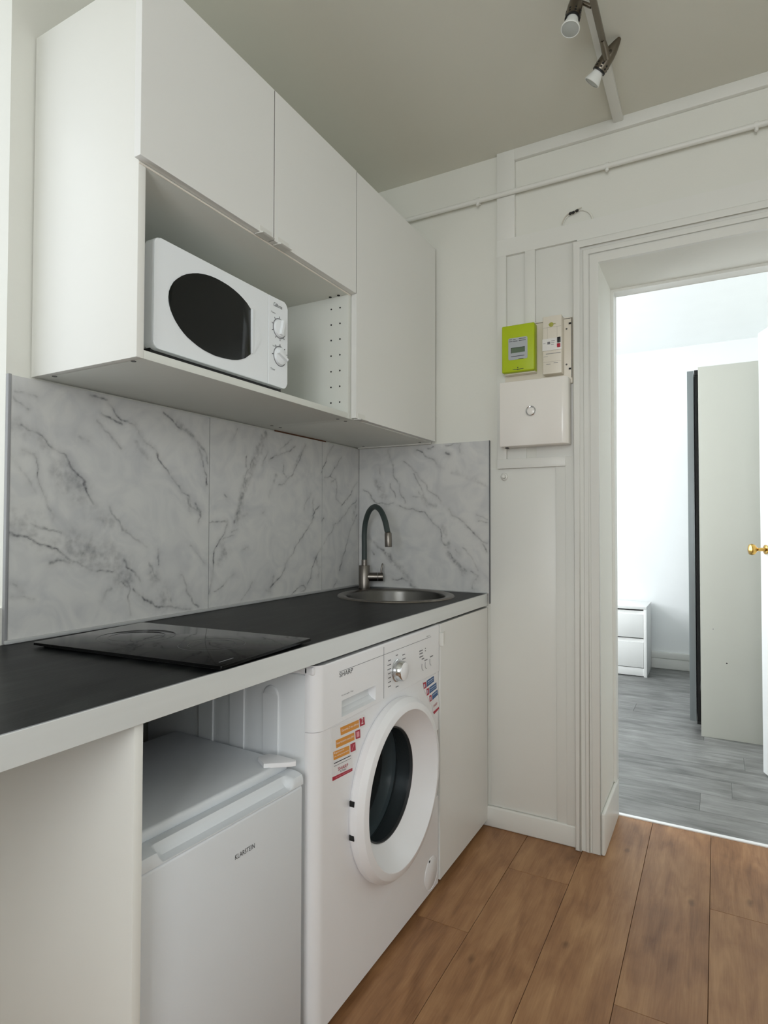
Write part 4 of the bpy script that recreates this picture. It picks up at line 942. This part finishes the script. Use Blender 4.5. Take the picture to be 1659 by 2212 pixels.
c_ = Vector((fx(1191), L-D2-.0008, fz(701))); lathe('seal', [(0, .001), (.007, .0008), (.0085, 0)], c_, (0, -1, 0), mat('seal_olive', (168, 168, 70), .5), br_, 20)
box('seal_wire', c_.x-.010, c_.x+.016, c_.y-.0012, c_.y+.001, c_.z+.001, c_.z+.0025, mat('seal_olive', (168, 168, 70)), br_, 0)
D3 = .082
x0, x1, z0, z1 = fbox(D3, (1079, 827), (1226, 956)); z1 = yb(1150, 819, D3).z; z0 = yb(1150, 961, D3).z
fb = thing('fuse_box', ((x0+x1)/2, L-.03, z0), 'glossy white fuse box with chrome ring below the meter', 'fuse box')
bm = bmesh.new(); bm_box(bm, x0, x1, L-D3, L-.0145, z0, z1)
ed = [e for e in bm.edges if abs(e.verts[0].co.z-e.verts[1].co.z) > .1 and e.verts[0].co.y < L-.05 and e.verts[0].co.x > (x0+x1)/2]
bmesh.ops.bevel(bm, geom=ed, offset=.022, segments=6, profile=.5, affect='EDGES')
ed = [e for e in bm.edges if e.calc_face_angle(0) > .6]
bmesh.ops.bevel(bm, geom=ed, offset=.003, segments=2, profile=.5, affect='EDGES')
link('cover', bm, M_BOX, fb, True)
c_ = yb(1147, 887.5, D3); rg = lathe('ring', [(.0185, 0), (.0185, .006), (.0165, .0085), (.0145, .006), (.0145, .002)], (c_.x, L-D3, c_.z), (0, -1, 0), M_CHROME, fb, 40)
lathe('lock_button', [(.0145, .002), (.013, .003), (0, .0034)], (c_.x, L-D3, c_.z), (0, -1, 0), M_BOX, fb, 32)
box('foot_clip', x0+.012, x0+.022, L-.05, L-.035, z0-.003, z0+.001, M_BLACK, fb, 0)

# round wall knob under the box
c_ = P(1090, 1030, 'y', L-.004); kb = thing('wall_fitting', (c_.x, L-.004, c_.z), 'small white round fitting screwed to the panelled wall', 'wall fitting')
lathe('plate', [(.0145, 0), (.0145, .005), (.012, .009), (.0085, .010)], (c_.x, L-.0035, c_.z), (0, -1, 0), M_TRIM, kb, 28); lathe('nub', [(.008, .008), (.0075, .016), (.005, .0185), (0, .019)], (c_.x, L-.0035, c_.z), (0, -1, 0), M_TRIM, kb, 24)

# painted pipe with clips
pz0, pz1 = P(895, 470, 'y', L-.028), P(1659, 266, 'y', L-.028); zp = (pz0.z+pz1.z)/2
pp = thing('wall_pipe', (.0, L-.028, zp), 'thin white painted pipe running along the far wall above the doorway', 'pipe')
tube('pipe', [(.02, L-.028, zp), (1.0, L-.028, zp), (XR-.02, L-.028, zp)], .0095, M_TRIM, pp, 16)
for (u, v) in ((1032, 441), (1311, 366), (1634, 271)):
    c_ = P(u, v-4, 'y', L-.03); cl = tube('clip', [(c_.x-.006, L-.028, zp), (c_.x+.006, L-.028, zp)], .0125, M_TRIM, pp, 14)
    lathe('clip_nub', [(.006, 0), (.006, .012), (.004, .015), (0, .0155)], (c_.x, L-.030, zp-.008), (0, -.35, -1), M_TRIM, cl, 12)
    box('clip_stem', c_.x-.005, c_.x+.005, L-.022, L-.001, zp-.005, zp+.005, M_TRIM, cl, .001)

# ================================================================== CEILING SPOTS
sp = thing('ceiling_spotlight', (1.10, 1.60, H), 'nickel ceiling spotlight bar with swivelling bullet heads', 'spotlight')
lathe('canopy', [(.0, -.03), (.045, -.028), (.05, -.02), (.05, -.018)], (1.112, 1.30, H), (0, 0, 1), M_SPOT, sp, 32)
zb2 = 2.572
tube('stem', [(1.112, 1.30, H-.028), (1.112, 1.30, zb2)], .006, M_SPOT, sp, 12)
b0, b1 = Vector((1.098, 1.10, zb2)), P(1302, 88, 'z', zb2)
box('bar', b1.x-.0085, b1.x+.0085, b0.y, b1.y, zb2-.006, zb2+.006, M_SPOT, sp, .002)
def head(face, tipdir, parent, knuckle):
    """bullet head: axis from tip to lamp face"""
    a = Vector(tipdir).normalized(); f = Vector(face); base = f-a*.132
    sh = lathe('head', [(0, 0), (.0055, .003), (.010, .014), (.0165, .036), (.0195, .055), (.0205, .075), (.0200, .098), (.0185, .0985), (.0185, .09)], base, a, M_SPOT, parent, 32)
    lathe('collar', [(.0187, .088), (.0205, .096), (.0205, .099), (.0165, .0995)], base, a, M_BLACK, sh, 32)
    e1, e2 = basis(a)[1:]
    for k in range(8):
        for h in (.080, .088):
            t = 2*math.pi*(k+.3)/8; c = base+a*h+(e1*math.cos(t)+e2*math.sin(t))*.0203
            lathe('vent', [(0, .0008), (.0026, .0006), (.0030, 0)], c, e1*math.cos(t)+e2*math.sin(t), M_HOLE, sh, 8)
    bl = lathe('bulb', [(.0150, .090), (.0160, .104), (.0205, .116), (.0250, .1285), (.0252, .131), (.0238, .132), (.0225, .1312)], base, a, mat('bulb_white', (228, 230, 226), .35), sh, 32)
    lathe('lens', [(.0238, .1305), (.018, .1315), (.012, .1335), (.006, .1345), (0, .135)], base, a, mat('bulb_lens', (176, 180, 176), .12), bl, 32)
    tube('knuckle', [knuckle, (Vector(knuckle)+base+a*.035)/2, base+a*.035+(knuckle-(base+a*.035)).normalized()*.012], [.006, .0055, .005], M_SPOT, sh, 10)
    return sh
def ax_dir(f, du_, dv_, facing):
    v_ = (CAM-f).normalized(); t = cr*du_-cu*dv_; t = (t-v_*t.dot(v_)).normalized()
    return v_*facing+t*math.sqrt(1-facing*facing)
f1 = CAM+ray(1231.5, 64)*1.63; head(f1, ax_dir(f1, -.21, .977, .76), sp, Vector((b1.x-.008, f1.y+.03, zb2)))
f2 = CAM+ray(1277.5, 180)*1.86; head(f2, ax_dir(f2, -.53, .85, .22), sp, Vector((b1.x+.002, b1.y+.045, zb2-.012)))
tube('joint', [Vector((b1.x, b1.y-.005, zb2)), Vector((b1.x+.001, b1.y+.03, zb2-.004)), Vector((b1.x+.002, b1.y+.058, zb2-.012))], [.008, .0105, .0095], M_SPOT, sp, 14)

# ================================================================== BEDROOM
# open door leaf
hinge = Vector((1.872, YD+.03, 0)); free = Vector((1.592, 3.385, 0)); dl = (free-hinge); wl = dl.length; ang = math.atan2(dl.y, dl.x)
dleaf = bpy.data.objects.new('door_1', None); COL.objects.link(dleaf); dleaf.location = hinge; dleaf.rotation_euler = (0, 0, ang); dleaf['_local'] = 1
struct(dleaf, 'white panelled door standing open into the bedroom')
box('leaf', 0, wl, -.02, .02, .008, 2.09, M_DOOR, dleaf, .003)
for (z0_, z1_) in ((.22, .92), (1.06, 1.98)):
    for s_ in (1, -1):
        bm = bmesh.new(); y0_, y1_ = (.018, .030) if s_ > 0 else (-.030, -.018)
        for q in ((.10, wl-.09, z0_, z0_+.022), (.10, wl-.09, z1_-.022, z1_), (.10, .122, z0_+.022, z1_-.022), (wl-.112, wl-.09, z0_+.022, z1_-.022)):
            bm_box(bm, q[0], q[1], y0_, y1_, q[2], q[3], .004)
        link('panel_moulding', bm, M_DOOR, dleaf, True)
kz = P(1646, 1187, 'y', 3.33).z
kb2 = lathe('door_knob', [(.022, .0), (.022, .004), (.009, .006), (.008, .036), (.014, .044), (.024, .052), (.027, .062), (.024, .071), (.012, .076), (0, .077)], (wl-.055, .02, kz), (0, 1, 0), M_BRASS, dleaf, 28)
for z_ in (.25, 1.85): lathe('hinge', [(0, 0), (.007, 0), (.007, .09), (0, .09)], (0.0, .024, z_), (0, 0, 1), M_BRASS, dleaf, 10)

# wardrobe
yw = 3.813; xw = 1.307; xw1 = XB1-.01; yw1 = 5.30; wz = 2.062
wa = thing('wardrobe', ((xw+xw1)/2, (yw+yw1)/2, 0), 'tall grey-white wardrobe with sliding door beyond the doorway', 'wardrobe')
box('side_panel', xw, xw1, yw, yw+.019, 0, wz, M_WARD, wa, .001); box('side_panel', xw, xw1, yw1-.019, yw1, 0, wz, M_WARD, wa, .001)
box('top_panel', xw, xw1, yw+.019, yw1-.019, wz-.02, wz, M_WARD, wa, .001); box('bottom_panel', xw, xw1, yw+.019, yw1-.019, .06, .08, M_WARD, wa, .001); box('back_panel', xw1-.006, xw1, yw+.019, yw1-.019, .08, wz-.02, M_WARD, wa, 0)
M_DARKIN = mat('track_black', (12, 12, 12), .7)
box('track', xw-.020, xw, yw+.016, yw1-.02, wz-.04, wz-.012, M_DARKIN, wa, .001); box('track', xw-.020, xw, yw+.016, yw1-.02, .058, .076, M_DARKIN, wa, .001)
box('gap_shade_strip', xw-.019, xw-.004, yw+.020, yw+.030, .078, wz-.042, M_DARKIN, wa, 0)  # black strip painting the dark of the interior into the gap
sd_ = box('sliding_door', 1.251, 1.284, yw+.012, yw+.80, .074, 2.047, M_WARDS, wa, .001)
box('sliding_door', 1.2545, 1.284, yw+.805, yw1-.02, .074, 2.047, M_WARDS, wa, .001)
for (u, v) in ((1570, 1433), (1540.5, 1359)):
    c_ = P(u, v, 'y', yw); lathe('pin_hole', [(0, .0006), (.004 if v > 1400 else .0025, .0005), (.004 if v > 1400 else .0025, 0)], (c_.x, yw, c_.z), (0, -1, 0), M_HOLE if v > 1400 else M_GREYP, wa, 10)

# nightstand
ny = 5.066; nx1 = .912; nx0 = .512; nz = .542; ny1 = YB1-.024
ns = thing('nightstand', ((nx0+nx1)/2, (ny+ny1)/2, 0), 'white two-drawer nightstand against the bedroom wall', 'nightstand')
box('top', nx0, nx1, ny, ny1, nz-.022, nz, M_NIGHT, ns, .001)
for a in (nx0, nx1-.022): box('side_panel', a, a+.022, ny, ny1, 0, nz-.022, M_NIGHT, ns, .001)
box('back_panel', nx0+.022, nx1-.022, ny1-.01, ny1, .05, nz-.022, M_NIGHT, ns, 0); box('plinth', nx0+.022, nx1-.022, ny+.006, ny+.02, .006, .066, M_NIGHT, ns, .001)
for (a, b) in ((.071, .270), (.300, .486)):
    d_ = box('drawer', nx0+.024, nx1-.024, ny+.002, ny+.020, a, b-.004, M_NIGHT, ns, .001)
    box('drawer_lip', nx0+.024, nx1-.024, ny+.016, ny+.02, b-.004, b+.022, M_NIGHT, d_, 0)
